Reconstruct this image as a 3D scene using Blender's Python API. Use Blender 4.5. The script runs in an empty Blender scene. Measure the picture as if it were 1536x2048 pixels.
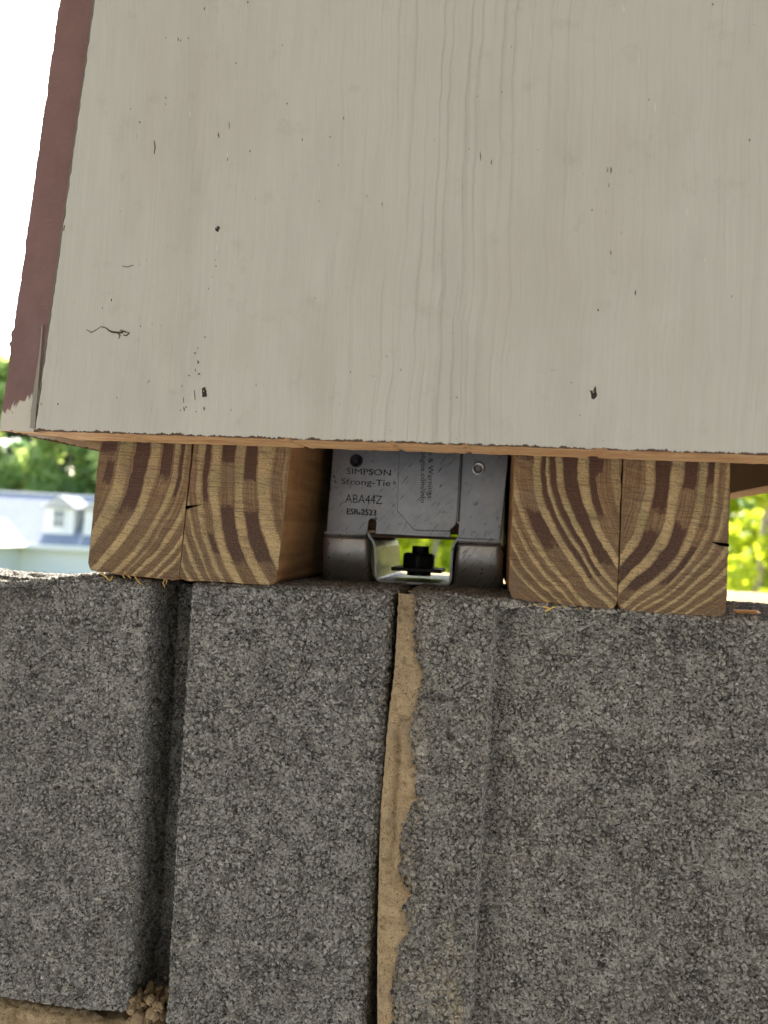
import bpy, bmesh, math, random
import numpy as np
from mathutils import Vector, Matrix, noise as mn
rnd = random.Random(7)
rng = np.random.default_rng(11)
sc = bpy.context.scene
COL = sc.collection
sin, cos, rad = math.sin, math.cos, math.radians

# ------------------------------------------------------------------ camera
# world frame: the pier's face is the plane y = VB, block tops at z = 1 m
F = 1500.0
PSI, TH, RO = rad(9.5), math.atan(41 / 1500), math.atan(.0535)
_z = np.array([0, 0, 1.])
_f0 = np.array([-sin(PSI), cos(PSI), 0]); _r0 = np.array([cos(PSI), sin(PSI), 0])
FW = _f0 * cos(TH) + _z * sin(TH); _u0 = _z * cos(TH) - _f0 * sin(TH)
RI = _r0 * cos(RO) + _u0 * sin(RO); UP = _u0 * cos(RO) - _r0 * sin(RO)
CAM = np.array([0, 0, 1.0233])
cam = bpy.data.cameras.new('camera'); camo = bpy.data.objects.new('camera', cam); COL.objects.link(camo)
camo.matrix_world = Matrix(((RI[0], UP[0], -FW[0], CAM[0]), (RI[1], UP[1], -FW[1], CAM[1]), (RI[2], UP[2], -FW[2], CAM[2]), (0, 0, 0, 1)))
cam.sensor_fit = 'VERTICAL'; cam.sensor_height = 36; cam.lens = F / 2048 * 36
cam.clip_start = .01; cam.clip_end = 3000
cam.dof.use_dof = True; cam.dof.focus_distance = .288; cam.dof.aperture_fstop = 11
sc.camera = camo

def P(x, y, v):
    """where the ray through photo pixel (x, y) meets the upright plane y = v"""
    d = FW + RI * (x - 768) / F - UP * (y - 1024) / F
    return CAM + d * (v - CAM[1]) / d[1]
def PD(x, y, D):
    return CAM + (FW + RI * (x - 768) / F - UP * (y - 1024) / F) * D

# ------------------------------------------------------------------ light
SUN_AZ, SUN_EL = rad(-22), rad(50)
w = bpy.data.worlds.new("World"); sc.world = w; w.use_nodes = True
nt = w.node_tree; sky = nt.nodes.new('ShaderNodeTexSky'); sky.sky_type = 'NISHITA'; sky.sun_disc = False
sky.sun_elevation = SUN_EL; sky.sun_rotation = SUN_AZ; sky.air_density = 1.0; sky.dust_density = 3.0; sky.ozone_density = .6
nt.links.new(sky.outputs[0], nt.nodes['Background'].inputs[0]); nt.nodes['Background'].inputs[1].default_value = .15
sl = bpy.data.lights.new('sun', 'SUN'); sl.energy = 5.0; sl.angle = rad(.5); sl.color = (1, .93, .82)
so = bpy.data.objects.new('sun', sl); COL.objects.link(so)
sd = Vector((sin(SUN_AZ) * cos(SUN_EL), cos(SUN_AZ) * cos(SUN_EL), sin(SUN_EL)))
so.rotation_euler = sd.to_track_quat('Z', 'Y').to_euler()
sc.view_settings.view_transform = 'Standard'; sc.view_settings.look = 'None'
sc.view_settings.exposure = 1.9; sc.view_settings.gamma = 1
sc.cycles.max_bounces = 8; sc.cycles.diffuse_bounces = 5; sc.cycles.sample_clamp_indirect = 6
sc.cycles.use_denoising = True

VT, VTB, VB, VBR = .252, .277, .281, .325      # trim front, trim back, block face, bracket face

# ------------------------------------------------------------------ helpers
def link(name, me, mat=None, parent=None):
    o = bpy.data.objects.new(name, me); COL.objects.link(o)
    if mat:
        for m in (mat if isinstance(mat, (list, tuple)) else [mat]): me.materials.append(m)
    if parent: o.parent = parent
    return o
def tag(o, label=None, cat=None, group=None, kind=None):
    if label: o['label'] = label
    if cat: o['category'] = cat
    if group: o['group'] = group
    if kind: o['kind'] = kind
    return o
def empty(name, loc=(0, 0, 0), rz=0):
    o = bpy.data.objects.new(name, None); COL.objects.link(o); o.location = loc; o.rotation_euler.z = rz
    o.empty_display_size = .05
    return o
def keep(o, parent):
    """parent a part whose mesh is written in world coordinates"""
    o.parent = parent; bpy.context.view_layer.update(); o.matrix_parent_inverse = parent.matrix_world.inverted(); return o
def mesh(name, v, f, smooth=False):
    me = bpy.data.meshes.new(name); me.from_pydata([tuple(map(float, p)) for p in v], [], f); me.update()
    if smooth: me.polygons.foreach_set('use_smooth', [True] * len(me.polygons))
    return me
def bm_mesh(name, bm, smooth=False):
    me = bpy.data.meshes.new(name); bm.to_mesh(me); bm.free()
    if smooth: me.polygons.foreach_set('use_smooth', [True] * len(me.polygons))
    return me
def box_bm(bm, x0, x1, y0, y1, z0, z1):
    vs = [bm.verts.new(p) for p in ((x0, y0, z0), (x1, y0, z0), (x1, y1, z0), (x0, y1, z0), (x0, y0, z1), (x1, y0, z1), (x1, y1, z1), (x0, y1, z1))]
    for a in ((0, 1, 5, 4), (1, 2, 6, 5), (2, 3, 7, 6), (3, 0, 4, 7), (4, 5, 6, 7), (3, 2, 1, 0)): bm.faces.new([vs[i] for i in a])
    return vs
def bevel(bm, r, seg=2, edges=None):
    bmesh.ops.recalc_face_normals(bm, faces=bm.faces)
    bmesh.ops.bevel(bm, geom=list(edges if edges is not None else bm.edges), offset=r, segments=seg, affect='EDGES', profile=.6, clamp_overlap=True)
def prism(outline, y0, y1, bev=0):
    """outline: list of (x, z); extruded from y0 to y1"""
    bm = bmesh.new()
    a = [bm.verts.new((p[0], y0, p[1])) for p in outline]; b = [bm.verts.new((p[0], y1, p[1])) for p in outline]
    n = len(a)
    bm.faces.new(a); bm.faces.new(b[::-1])
    for i in range(n): bm.faces.new((a[i], b[i], b[(i + 1) % n], a[(i + 1) % n]))
    bmesh.ops.recalc_face_normals(bm, faces=bm.faces)
    if bev: bmesh.ops.bevel(bm, geom=[e for e in bm.edges if abs(e.verts[0].co.y - y0) < 1e-7 and abs(e.verts[1].co.y - y0) < 1e-7], offset=bev, segments=2, affect='EDGES', profile=.5)
    return bm
def tube(pts, radii, n=6):
    v, f = [], []
    pts = [np.array(p, float) for p in pts]
    for i, p in enumerate(pts):
        t = pts[min(i + 1, len(pts) - 1)] - pts[max(i - 1, 0)]; t = t / (np.linalg.norm(t) + 1e-12)
        a = np.cross(t, [0.3, 1, .2]); a /= np.linalg.norm(a); b = np.cross(t, a)
        for k in range(n):
            an = 2 * math.pi * k / n; v.append(p + radii[i] * (cos(an) * a + sin(an) * b))
    for i in range(len(pts) - 1):
        for k in range(n): f.append((i * n + k, i * n + (k + 1) % n, (i + 1) * n + (k + 1) % n, (i + 1) * n + k))
    f.append(tuple(range(n))[::-1]); f.append(tuple((len(pts) - 1) * n + k for k in range(n)))
    return v, f

class NT:
    """small node-tree writer"""
    def __init__(s, name):
        s.m = bpy.data.materials.new(name); s.m.use_nodes = True; s.t = s.m.node_tree; s.n = s.t.nodes
        s.b = s.n['Principled BSDF']; s.tc = s.n.new('ShaderNodeTexCoord')
    def set(s, sock, val):
        if isinstance(val, bpy.types.NodeSocket): s.t.links.new(val, sock)
        else:
            try: sock.default_value = val
            except Exception: sock.default_value = (*val, 1)
    def node(s, ty, **kw):
        n = s.n.new(ty)
        for k, v in kw.items(): setattr(n, k, v)
        return n
    def math(s, op, a, b=0, c=0, clamp=False):
        n = s.node('ShaderNodeMath', operation=op, use_clamp=clamp)
        s.set(n.inputs[0], a); s.set(n.inputs[1], b); s.set(n.inputs[2], c); return n.outputs[0]
    def map(s, co, scale=(1, 1, 1), loc=(0, 0, 0), rot=(0, 0, 0)):
        n = s.node('ShaderNodeMapping'); s.set(n.inputs[0], co); n.inputs['Location'].default_value = loc
        n.inputs['Rotation'].default_value = rot; n.inputs['Scale'].default_value = scale; return n.outputs[0]
    def noise(s, co, scale, detail=3, rough=.55, dist=0, color=False):
        n = s.node('ShaderNodeTexNoise'); s.set(n.inputs['Vector'], co); s.set(n.inputs['Scale'], scale)
        n.inputs['Detail'].default_value = detail; n.inputs['Roughness'].default_value = rough; n.inputs['Distortion'].default_value = dist
        return n.outputs['Color' if color else 'Fac']
    def voro(s, co, scale, feature='F1', out='Distance', rand=1):
        n = s.node('ShaderNodeTexVoronoi', feature=feature); s.set(n.inputs['Vector'], co); s.set(n.inputs['Scale'], scale)
        n.inputs['Randomness'].default_value = rand; return n.outputs[out]
    def ramp(s, fac, stops, interp='LINEAR'):
        n = s.node('ShaderNodeValToRGB'); s.set(n.inputs[0], fac); cr = n.color_ramp; cr.interpolation = interp
        while len(cr.elements) > 1: cr.elements.remove(cr.elements[-1])
        for i, (p, c) in enumerate(stops):
            e = cr.elements[0] if i == 0 else cr.elements.new(p)
            e.position = p; c = (c, c, c) if isinstance(c, (int, float)) else c; e.color = (*c, 1)
        return n.outputs[0]
    def mix(s, fac, a, b, bt='MIX'):
        n = s.node('ShaderNodeMix', data_type='RGBA', blend_type=bt); s.set(n.inputs[0], fac); s.set(n.inputs[6], a); s.set(n.inputs[7], b); return n.outputs[2]
    def sep(s, co):
        n = s.node('ShaderNodeSeparateXYZ'); s.set(n.inputs[0], co); return n.outputs
    def comb(s, x, y, z):
        n = s.node('ShaderNodeCombineXYZ'); s.set(n.inputs[0], x); s.set(n.inputs[1], y); s.set(n.inputs[2], z); return n.outputs[0]
    def bump(s, h, dist, strength=1, prev=None):
        n = s.node('ShaderNodeBump'); s.set(n.inputs['Height'], h); n.inputs['Distance'].default_value = dist; n.inputs['Strength'].default_value = strength
        if prev is not None: s.set(n.inputs['Normal'], prev)
        return n.outputs[0]
    def out(s, col, rough=.8, normal=None, metal=0, spec=.5):
        s.set(s.b.inputs['Base Color'], col); s.set(s.b.inputs['Roughness'], rough); s.set(s.b.inputs['Metallic'], metal); s.set(s.b.inputs['Specular IOR Level'], spec)
        if normal is not None: s.set(s.b.inputs['Normal'], normal)
        return s.m

def flat(name, c, rough=.7, metal=0):
    n = NT(name); return n.out(n.mix(n.noise(n.tc.outputs['Object'], 12, 4), tuple(x * .8 for x in c) + (1,), tuple(min(1, x * 1.15) for x in c) + (1,)), rough, metal=metal)

# ------------------------------------------------------------------ materials
def mat_block(name='concrete_block', tint=(1, 1, 1), stain=0.0):
    n = NT(name); co = n.tc.outputs['Object']
    big = n.noise(co, 22, 6, .7)
    c = n.mix(big, (.345, .345, .322, 1), (.465, .465, .437, 1))
    cell = n.voro(co, 560, out='Color'); cr = n.sep(cell)[0]
    c = n.mix(n.math('MULTIPLY', cr, .55), c, n.ramp(cr, [(0, (.22, .22, .207)), (.3, (.38, .378, .352)), (.8, (.50, .497, .465)), (1, (.70, .69, .64))]))
    fine = n.noise(co, 1100, 3, .7)
    c = n.mix(.5, c, n.ramp(fine, [(.3, .25), (.5, .5), (.7, .78)]), 'OVERLAY')
    pit = n.ramp(n.noise(co, 1000, 4, .7, .3), [(.395, 1), (.435, 0)])
    c = n.mix(n.math('MULTIPLY', pit, .92), c, (.035, .033, .032, 1))  # pores painted near-black, standing in for the shade inside them
    dco = n.mix(.0018, co, n.noise(co, 500, 3, .7, color=True))
    e1 = n.ramp(n.voro(dco, 430, 'DISTANCE_TO_EDGE'), [(.0, 1), (.075, .75), (.13, 0)])
    em = n.ramp(n.noise(co, 170, 4, .7), [(.42, .15), (.62, 1)])
    c = n.mix(n.math('MULTIPLY', n.math('MULTIPLY', e1, em), .72), c, (.045, .044, .042, 1))  # crevice shade between the grains painted into the colour
    e2 = n.ramp(n.voro(dco, 950, 'DISTANCE_TO_EDGE'), [(.0, .6), (.12, 0)])
    c = n.mix(n.math('MULTIPLY', e2, n.ramp(n.noise(co, 240, 3), [(.4, .2), (.6, 1)])), c, (.08, .078, .072, 1))  # shade of the finer crevices, also painted in
    gl = n.ramp(n.noise(co, 800, 2, .6), [(.66, 0), (.72, .6)])
    c = n.mix(gl, c, (.60, .58, .54, 1))
    brown = n.ramp(n.noise(co, 60, 5, .7), [(.6, 0), (.75, 1)])
    c = n.mix(n.math('MULTIPLY', brown, .35), c, (.21, .165, .11, 1))
    c = n.mix(1, c, (*tint, 1), 'MULTIPLY')
    if stain:
        s = n.sep(co); xj = n.math('ADD', n.math('ADD', s[0], .0335), n.math('MULTIPLY', n.math('SUBTRACT', 1.0, s[2]), .006))
        nearj = n.ramp(n.math('MULTIPLY', xj, 100), [(0, 1), (.9, 0)])
        res = n.ramp(n.noise(co, 380, 5, .8), [(.5, 0), (.58, 1)]); rm = n.ramp(n.noise(co, 90, 3, .6), [(.45, 0), (.6, 1)])
        c = n.mix(n.math('MULTIPLY', n.math('MULTIPLY', nearj, res), n.math('MULTIPLY', rm, .85)), c, (.68, .53, .31, 1))
    if stain:   # pale mortar smears and lime specks on the sash
        s = n.sep(co); near = n.ramp(n.math('MULTIPLY_ADD', s[0], 25, .5), [(0, 0), (1, 1)])
        low = n.math('SMOOTH_MIN', 1, n.math('MULTIPLY', n.math('SUBTRACT', .888, s[2]), 20), .1)
        xx = n.math('LESS_THAN', s[0], -.008)
        sm = n.ramp(n.noise(co, 330, 4, .75), [(.46, 0), (.54, 1)])
        k = n.math('MULTIPLY', n.math('MULTIPLY', sm, xx), n.math('MAXIMUM', n.math('ADD', low, n.math('MULTIPLY', n.math('SUBTRACT', n.noise(co, 90, 4, .7), .55), 2.5)), 0), clamp=True); k = n.math('MULTIPLY', k, n.ramp(n.noise(n.map(co, (1, 1, .5), (0, 0, 9)), 160, 3), [(.45, 0), (.6, 1)]))
        c = n.mix(n.math('MULTIPLY', k, .85, clamp=True), c, (.66, .56, .36, 1))
        xw = n.ramp(n.math('MULTIPLY', n.math('ABSOLUTE', n.math('ADD', s[0], .030)), 100), [(.25, 1), (.6, 0)])
        zw = n.math('MAXIMUM', n.ramp(n.math('MULTIPLY', n.math('ABSOLUTE', n.math('SUBTRACT', s[2], .995)), 100), [(.1, 1), (.55, 0)]),
                    n.ramp(n.math('MULTIPLY', n.math('ABSOLUTE', n.math('SUBTRACT', s[2], .938)), 100), [(.3, .9), (1, 0)]))
        wsp = n.ramp(n.noise(co, 450, 4, .8), [(.5, 0), (.62, 1)])
        c = n.mix(n.math('MULTIPLY', n.math('MULTIPLY', xw, zw), wsp), c, (.85, .82, .76, 1))
    h = n.math('ADD', n.math('ADD', n.noise(co, 900, 4, .7), n.math('MULTIPLY', pit, -.8)), n.math('MULTIPLY', n.math('MULTIPLY', e1, em), -1.0))
    nb = n.bump(h, .0010, 1)
    return n.out(c, .92, nb, spec=.25)
M_block = mat_block(); M_block3 = mat_block('concrete_sash_block', (1.0, .985, .96), 1)
def mat_mortar():
    n = NT('mortar'); co = n.tc.outputs['Object']
    c = n.mix(n.noise(co, 90, 6, .75), (.36, .265, .15, 1), (.60, .47, .295, 1))
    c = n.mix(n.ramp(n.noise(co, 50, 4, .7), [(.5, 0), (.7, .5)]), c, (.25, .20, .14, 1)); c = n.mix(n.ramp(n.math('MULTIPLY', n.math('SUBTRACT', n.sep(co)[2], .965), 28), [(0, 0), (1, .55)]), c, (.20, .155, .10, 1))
    dots = n.ramp(n.noise(co, 1000, 3, .75), [(.37, 1), (.43, 0)])
    c = n.mix(n.math('MULTIPLY', dots, .7), c, (.14, .10, .06, 1))
    c = n.mix(.35, c, n.ramp(n.noise(co, 2000, 2), [(.3, .2), (.7, .8)]), 'OVERLAY')
    return n.out(c, .95, n.bump(n.math('ADD', n.noise(co, 1300, 4, .8), n.noise(co, 300, 4, .7)), .0009, 1), spec=.2)
M_mortar = mat_mortar()

def mat_paint(name, side=False):
    n = NT(name); co = n.tc.outputs['Object']; s = n.sep(co)
    base = n.mix(n.noise(co, 14, 3), (.52, .525, .468, 1), (.585, .59, .535, 1))
    # tilt the grain with the board, wavy growth-ring ridges printed through the paint
    wav = n.noise(n.map(co, (.6, 1, .62)), 34, 3, .5)
    xg = n.math('ADD', s[0], n.math('MULTIPLY', n.math('SUBTRACT', wav, .5), .0085))
    line = n.noise(n.comb(n.math('MULTIPLY', xg, 520), 0, n.math('MULTIPLY', s[2], 5)), 1, 2, .5)
    ridge = n.ramp(line, [(.36, 1), (.43, 0)])
    fine = n.noise(n.comb(n.math('MULTIPLY', xg, 1100), 0, n.math('MULTIPLY', s[2], 22)), 1, 4, .65)
    rmask = n.ramp(n.noise(n.map(co, (1, 1, .25)), 14, 3), [(.42, .0), (.60, 1)])
    gx = n.math('MULTIPLY', n.math('ADD', s[0], .022), 26); gauss = n.math('POWER', 2.718, n.math('MULTIPLY', n.math('MULTIPLY', gx, gx), -1))
    rmask = n.math('MAXIMUM', n.math('MULTIPLY', gauss, n.ramp(n.noise(n.map(co, (1, 1, .2), (6, 0, 0)), 25, 3), [(.3, .35), (.55, 1)])), n.math('MULTIPLY', rmask, .5))
    rk = n.math('MULTIPLY', ridge, rmask)
    c = n.mix(n.math('MULTIPLY', rk, .27), base, (.30, .275, .24, 1))
    c = n.mix(n.ramp(fine, [(.35, .13), (.6, 0)]), c, (.31, .28, .25, 1))
    # broad green, pink and grey washes
    c = n.mix(n.ramp(n.noise(n.map(co, (1, 1, .35), (3, 0, 0)), 30, 4, .65), [(.5, 0), (.7, .22)]), c, (.44, .37, .33, 1))
    c = n.mix(n.ramp(n.noise(n.map(co, (1, 1, .3), (9, 0, 4)), 35, 4, .65), [(.5, 0), (.7, .3)]), c, (.37, .385, .33, 1))
    # dirt flecks
    fl = n.ramp(n.noise(n.map(co, (1.3, 1, .5), (5, 0, 1)), 420, 3, .7), [(.695, 0), (.73, 1)])
    fm = n.ramp(n.noise(n.map(co, (1, 1, .6), (1, 2, 0)), 38, 3), [(.5, 0), (.6, 1)])
    c = n.mix(n.math('MULTIPLY', n.math('MULTIPLY', fl, fm), .75), c, (.14, .11, .085, 1))
    sm = n.ramp(n.noise(co, 75, 5, .7), [(.58, 0), (.75, .35)])
    c = n.mix(sm, c, (.36, .335, .28, 1))
    # chipped lip along the saw cut at the foot
    d = n.math('SUBTRACT', s[2], 1.0541)
    chip = n.math('SUBTRACT', n.math('MULTIPLY', n.noise(n.map(co, (1, 1, .4)), 330, 4, .75), .0034), d)
    c = n.mix(n.ramp(n.math('MULTIPLY', chip, 1000), [(.98, 0), (1.0, 0)]) if False else n.math('GREATER_THAN', chip, .00125), c, (.085, .05, .03, 1))
    h = n.math('ADD', n.math('MULTIPLY', rk, -1), n.math('MULTIPLY', fine, .5))
    nb = n.bump(h, .00026, .9)
    nb = n.bump(n.noise(co, 900, 2), .00004, .6, nb)
    rough = n.math('ADD', .38, n.math('MULTIPLY', n.noise(co, 50, 3), .22))
    return n.out(c, rough, nb, spec=.45)
M_paint = mat_paint('greige_board_paint')

def mat_edge():   # brown stained board edge with paint rubbed on near the foot
    n = NT('brown_board_edge'); co = n.tc.outputs['Object']; s = n.sep(co)
    c = n.mix(n.noise(n.map(co, (1, 1, .6)), 90, 5, .65), (.13, .062, .055, 1), (.25, .145, .135, 1))
    scr = n.ramp(n.noise(n.map(co, (.35, 1, 1), rot=(0, rad(-25), 0)), 900, 3, .7), [(.60, 0), (.72, .3)])
    c = n.mix(scr, c, (.33, .23, .21, 1))
    lim = n.math('ADD', n.math('MULTIPLY', n.math('ADD', s[0], .1903), .55), 1.0605)
    e = n.math('SUBTRACT', n.math('ADD', lim, n.math('MULTIPLY', n.math('SUBTRACT', n.noise(n.map(co, (1, 1, .3)), 700, 4, .8), .5), .011)), s[2])
    m = n.ramp(n.math('MULTIPLY_ADD', e, 900, .5), [(0, 0), (1, 1)])
    paint = n.mix(n.ramp(n.noise(co, 500, 4, .7), [(.6, 0), (.7, .5)]), (.58, .56, .48, 1), (.25, .2, .17, 1))
    c = n.mix(m, c, paint)
    ft = n.math('GREATER_THAN', n.math('SUBTRACT', n.math('MULTIPLY', n.noise(co, 260, 4, .7), .005), n.math('SUBTRACT', s[2], 1.0538)), .0027)
    c = n.mix(ft, c, (.13, .055, .03, 1))
    return n.out(c, n.mix(m, (.42,) * 3 + (1,), (.5,) * 3 + (1,)), n.bump(n.noise(n.map(co, (.5, 1, 1)), 800, 4, .7), .00012, .8), spec=.7)
M_edge = mat_edge()

def mat_bare():   # bare sawn pine, grain runs along x (undersides) or y
    n = NT('bare_sawn_pine'); co = n.tc.outputs['Object']
    g = n.noise(n.map(co, (30, 240, 240)), 1, 4, .6, .6)
    c = n.ramp(g, [(.3, (.30, .14, .06)), (.5, (.42, .255, .12)), (.62, (.50, .325, .165)), (.75, (.24, .11, .05))])
    c = n.mix(n.ramp(n.noise(co, 45, 3), [(.5, 0), (.75, .4)]), c, (.24, .10, .05, 1))
    c = n.mix(n.ramp(n.noise(co, 160, 5, .75), [(.5, 0), (.7, .5)]), c, (.15, .085, .05, 1))
    return n.out(c, .8, n.bump(n.noise(n.map(co, (1, .2, 1)), 900, 3, .7), .0002, .8), spec=.3)
M_bare = mat_bare()
def mat_lumber():  # long faces of the treated two by fours, grain along y
    n = NT('treated_lumber_side'); co = n.tc.outputs['Object']
    g = n.noise(n.map(co, (160, 9, 160)), 1, 4, .6, .8)
    c = n.ramp(g, [(.3, (.17, .08, .028)), (.5, (.27, .14, .055)), (.65, (.31, .17, .07)), (.78, (.13, .06, .022))])
    c = n.mix(n.ramp(n.noise(co, 28, 3), [(.5, 0), (.75, .45)]), c, (.14, .125, .07, 1))
    c = n.mix(n.ramp(n.noise(co, 110, 5, .75), [(.5, 0), (.72, .6)]), c, (.09, .055, .03, 1))
    return n.out(c, .75, n.bump(g, .0003, .6), spec=.3)
M_lumber = mat_lumber()

def mat_endgrain(name, width, sgn, K, pw, lights, patches, seed, lean=0, darkc=(.040, .010, .004)):
    """rings follow s = x/width shifted by K*(depth)^pw; lights = [(s0, s1, tone)] pale bands"""
    n = NT(name); co = n.tc.outputs['Object']; s = n.sep(co)
    cs = n.map(co, (1, 1, 1), (seed * .37, 0, seed * .11))
    d = n.math('DIVIDE', n.math('MAXIMUM', n.math('SUBTRACT', .056, s[2]), 0), .052)
    sh = n.math('MULTIPLY', n.math('POWER', d, pw), K * sgn)
    wob = n.math('ADD', n.math('MULTIPLY', n.math('SUBTRACT', n.noise(n.map(cs, (1, 1, .6)), 60, 3), .5), .16), n.math('MULTIPLY', n.math('SUBTRACT', n.noise(cs, 420, 3), .5), .018))
    sv = n.math('ADD', n.math('SUBTRACT', n.math('DIVIDE', n.math('SUBTRACT', s[0], n.math('MULTIPLY', s[2], lean)), width), sh), wob)
    f = n.math('MULTIPLY_ADD', sv, .5, .25)            # -0.5..1.5 -> 0..1
    stops = [(0, 0)]
    for a, b, t in lights:
        fa, fb = a * .5 + .25, b * .5 + .25
        stops += [(max(.001, fa - .006), 0), (fa + .006, t), (fb - .002, t), (fb + .004, 0)]
    stops = stops[:31]
    band = 0
    for k0 in range(0, len(lights), 6):
        st = [(0, 0)]
        for a, b, t in [(a + (b - a) * .09, b - (b - a) * .09, t) for a, b, t in lights[k0:k0 + 6]]:
            fa, fb = a * .5 + .25, b * .5 + .25
            st += [(max(.001, fa - .004), 0), (fa + .004, t), (fb - .004, t * .9), (fb + .010, 0)]
        band = n.math('MAXIMUM', band, n.ramp(f, st))
    band = n.math('MULTIPLY', band, n.ramp(n.noise(n.map(cs, (1, 1, .5), (2, 0, 3)), 110, 4, .65), [(.3, .55), (.55, 1)]))
    # inside the dark bands thinner rings
    thin = n.noise(n.comb(n.math('MULTIPLY', sv, 48), 0, n.math('MULTIPLY', d, .6)), 1, 5, .75)
    tan = n.ramp(thin, [(.3, (.09, .05, .022)), (.40, (.30, .195, .095)), (.47, (.13, .075, .036)), (.55, (.34, .22, .11)), (.62, (.17, .10, .05)), (.75, (.42, .28, .14))])
    # resin soaked heartwood patches
    pm = 0
    pn = n.math('MULTIPLY', n.math('SUBTRACT', n.noise(cs, 190, 3, .6), .5), .5)
    for (s0, s1, d0, d1) in patches:
        a = n.math('MULTIPLY', n.math('GREATER_THAN', sv, s0), n.math('LESS_THAN', sv, s1))
        dd = n.math('ADD', d, n.math('MULTIPLY', pn, .5))
        b = n.math('MULTIPLY', n.math('MULTIPLY', n.math('SUBTRACT', dd, d0), 30, clamp=True), n.math('MULTIPLY', n.math('SUBTRACT', d1, dd), 30, clamp=True))
        pm = n.math('MAXIMUM', pm, n.math('MULTIPLY', a, b))
    dark = n.mix(n.math('MULTIPLY', pm, .92), tan, n.ramp(thin, [(.3, darkc), (.7, tuple(x * 1.7 for x in darkc))]))
    lo = n.ramp(d, [(.45, 0), (.8, 1)])
    light = n.mix(n.noise(cs, 45, 3), (.47, .39, .19, 1), (.57, .41, .21, 1))
    light = n.mix(lo, light, (.70, .53, .26, 1))
    green = n.ramp(n.noise(n.map(cs, (1, 1, 1), (0, 0, 5)), 60, 3), [(.5, 0), (.62, .45)])
    light = n.mix(n.math('MULTIPLY', green, n.ramp(d, [(.4, 1), (.8, .1)])), light, (.21, .25, .09, 1))
    c = n.mix(band, dark, light)
    # grey weathering, resin canals, cross-grain saw marks
    c = n.mix(n.ramp(n.noise(n.map(cs, (1, 1, 1), (7, 0, 2)), 55, 4, .6), [(.48, 0), (.68, .4)]) if False else n.math('MULTIPLY', n.ramp(n.noise(n.map(cs, (1, 1, 1), (7, 0, 2)), 55, 4, .6), [(.48, 0), (.68, .35)]), n.math('SUBTRACT', 1, pm)), c, (.20, .15, .115, 1))
    saw = n.noise(n.map(cs, (60, 1, 1500), rot=(0, rad(3), 0)), 1, 2, .6)
    c = n.mix(n.ramp(saw, [(.34, .5), (.5, 0)]), c, (.09, .05, .03, 1))
    ray = n.noise(n.comb(n.math('MULTIPLY', s[0], 90), 0, n.math('MULTIPLY', n.math('ADD', s[2], n.math('MULTIPLY', s[0], sgn * .25)), 1500)), 1, 3, .7)
    c = n.mix(n.math('MULTIPLY', n.ramp(ray, [(.36, .45), (.5, 0), (.58, 0), (.70, .14)]), n.math('SUBTRACT', 1, n.math('MULTIPLY', pm, .75))), c, n.mix(n.math('GREATER_THAN', ray, .5), (.07, .04, .025, 1), (.60, .46, .28, 1)))
    pore = n.ramp(n.noise(n.map(cs, (.8, 1, 1.0)), 1500, 2, .6), [(.36, 1), (.43, 0)])
    c = n.mix(n.math('MULTIPLY', pore, .7), c, (.10, .06, .03, 1))
    fuzz = n.noise(cs, 1300, 3, .8)
    fz = n.math('MULTIPLY', n.ramp(fuzz, [(.48, 0), (.60, 1)]), n.math('MULTIPLY', n.math('MAXIMUM', lo, .15), n.math('MAXIMUM', band, .2)))
    c = n.mix(n.math('MULTIPLY', fz, .6), c, (.66, .50, .28, 1))
    h = n.math('ADD', n.math('ADD', n.math('MULTIPLY', band, .5), n.math('MULTIPLY', fuzz, n.math('MULTIPLY_ADD', lo, 1.1, .35))), n.math('MULTIPLY', saw, .35))
    return n.out(c, n.math('SUBTRACT', .75, n.math('MULTIPLY', pm, .2)), n.bump(h, .0009, 1), spec=.4)

def mat_steel(name='galvanised_steel', base=(.47, .49, .52), seed=0, metal=1):
    n = NT(name); co = n.map(n.tc.outputs['Object'], (1, 1, 1), (seed, 0, 0))
    c = n.mix(n.noise(co, 55, 4, .6), tuple(x * .55 for x in base) + (1,), tuple(x * 1.2 for x in base) + (1,))
    scr = n.ramp(n.noise(n.map(n.map(co, rot=(0, rad(-38), 0)), (9, 1, 1)), 120, 4, .75), [(.58, 0), (.66, .8)])
    c = n.mix(scr, c, (.07, .07, .075, 1))
    spk = n.ramp(n.noise(co, 330, 4, .7), [(.60, 0), (.68, .85)])
    spm = n.ramp(n.noise(co, 60, 2), [(.42, 0), (.58, 1)])
    c = n.mix(n.math('MULTIPLY', spk, spm), c, (.035, .035, .035, 1))
    wh = n.ramp(n.noise(n.map(co, (1, 1, 1), (4, 0, 0)), 110, 6, .8), [(.52, 0), (.66, .65)])
    c = n.mix(wh, c, (.50, .50, .48, 1))
    r = n.math('ADD', .26, n.math('MULTIPLY', n.noise(co, 200, 4, .7), .3))
    return n.out(c, r, n.bump(n.noise(co, 400, 3), .00008, .6), metal=metal)
M_steel = mat_steel(); M_steel2 = mat_steel('dull_steel', (.78, .78, .78), 3, .9)
M_edge_steel = flat('dark_steel', (.10, .10, .105), .45, .8)
M_bolt = flat('near_black_bolt', (.03, .03, .032), .5, .5)
M_letter = flat('stamped_letter', (.025, .025, .028), .6, .2)
M_hole = flat('dark_rust', (.045, .022, .018), .8)
M_crackd = flat('dark_crack_wood', (.06, .04, .025), .9)
M_nick = flat('greyed_nick', (.17, .15, .125), .8)
M_chipw = flat('orange_wood', (.75, .33, .04), .6)
M_splin = flat('yellow_splinter', (.62, .42, .12), .7)
M_putty = flat('bright_paint', (.62, .62, .57), .5)
M_post = flat('dark_post_wood', (.20, .11, .05), .85)  # the post's own dark wood colour
M_void = flat('grey_inner_paint', (.30, .29, .25), .8)

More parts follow.
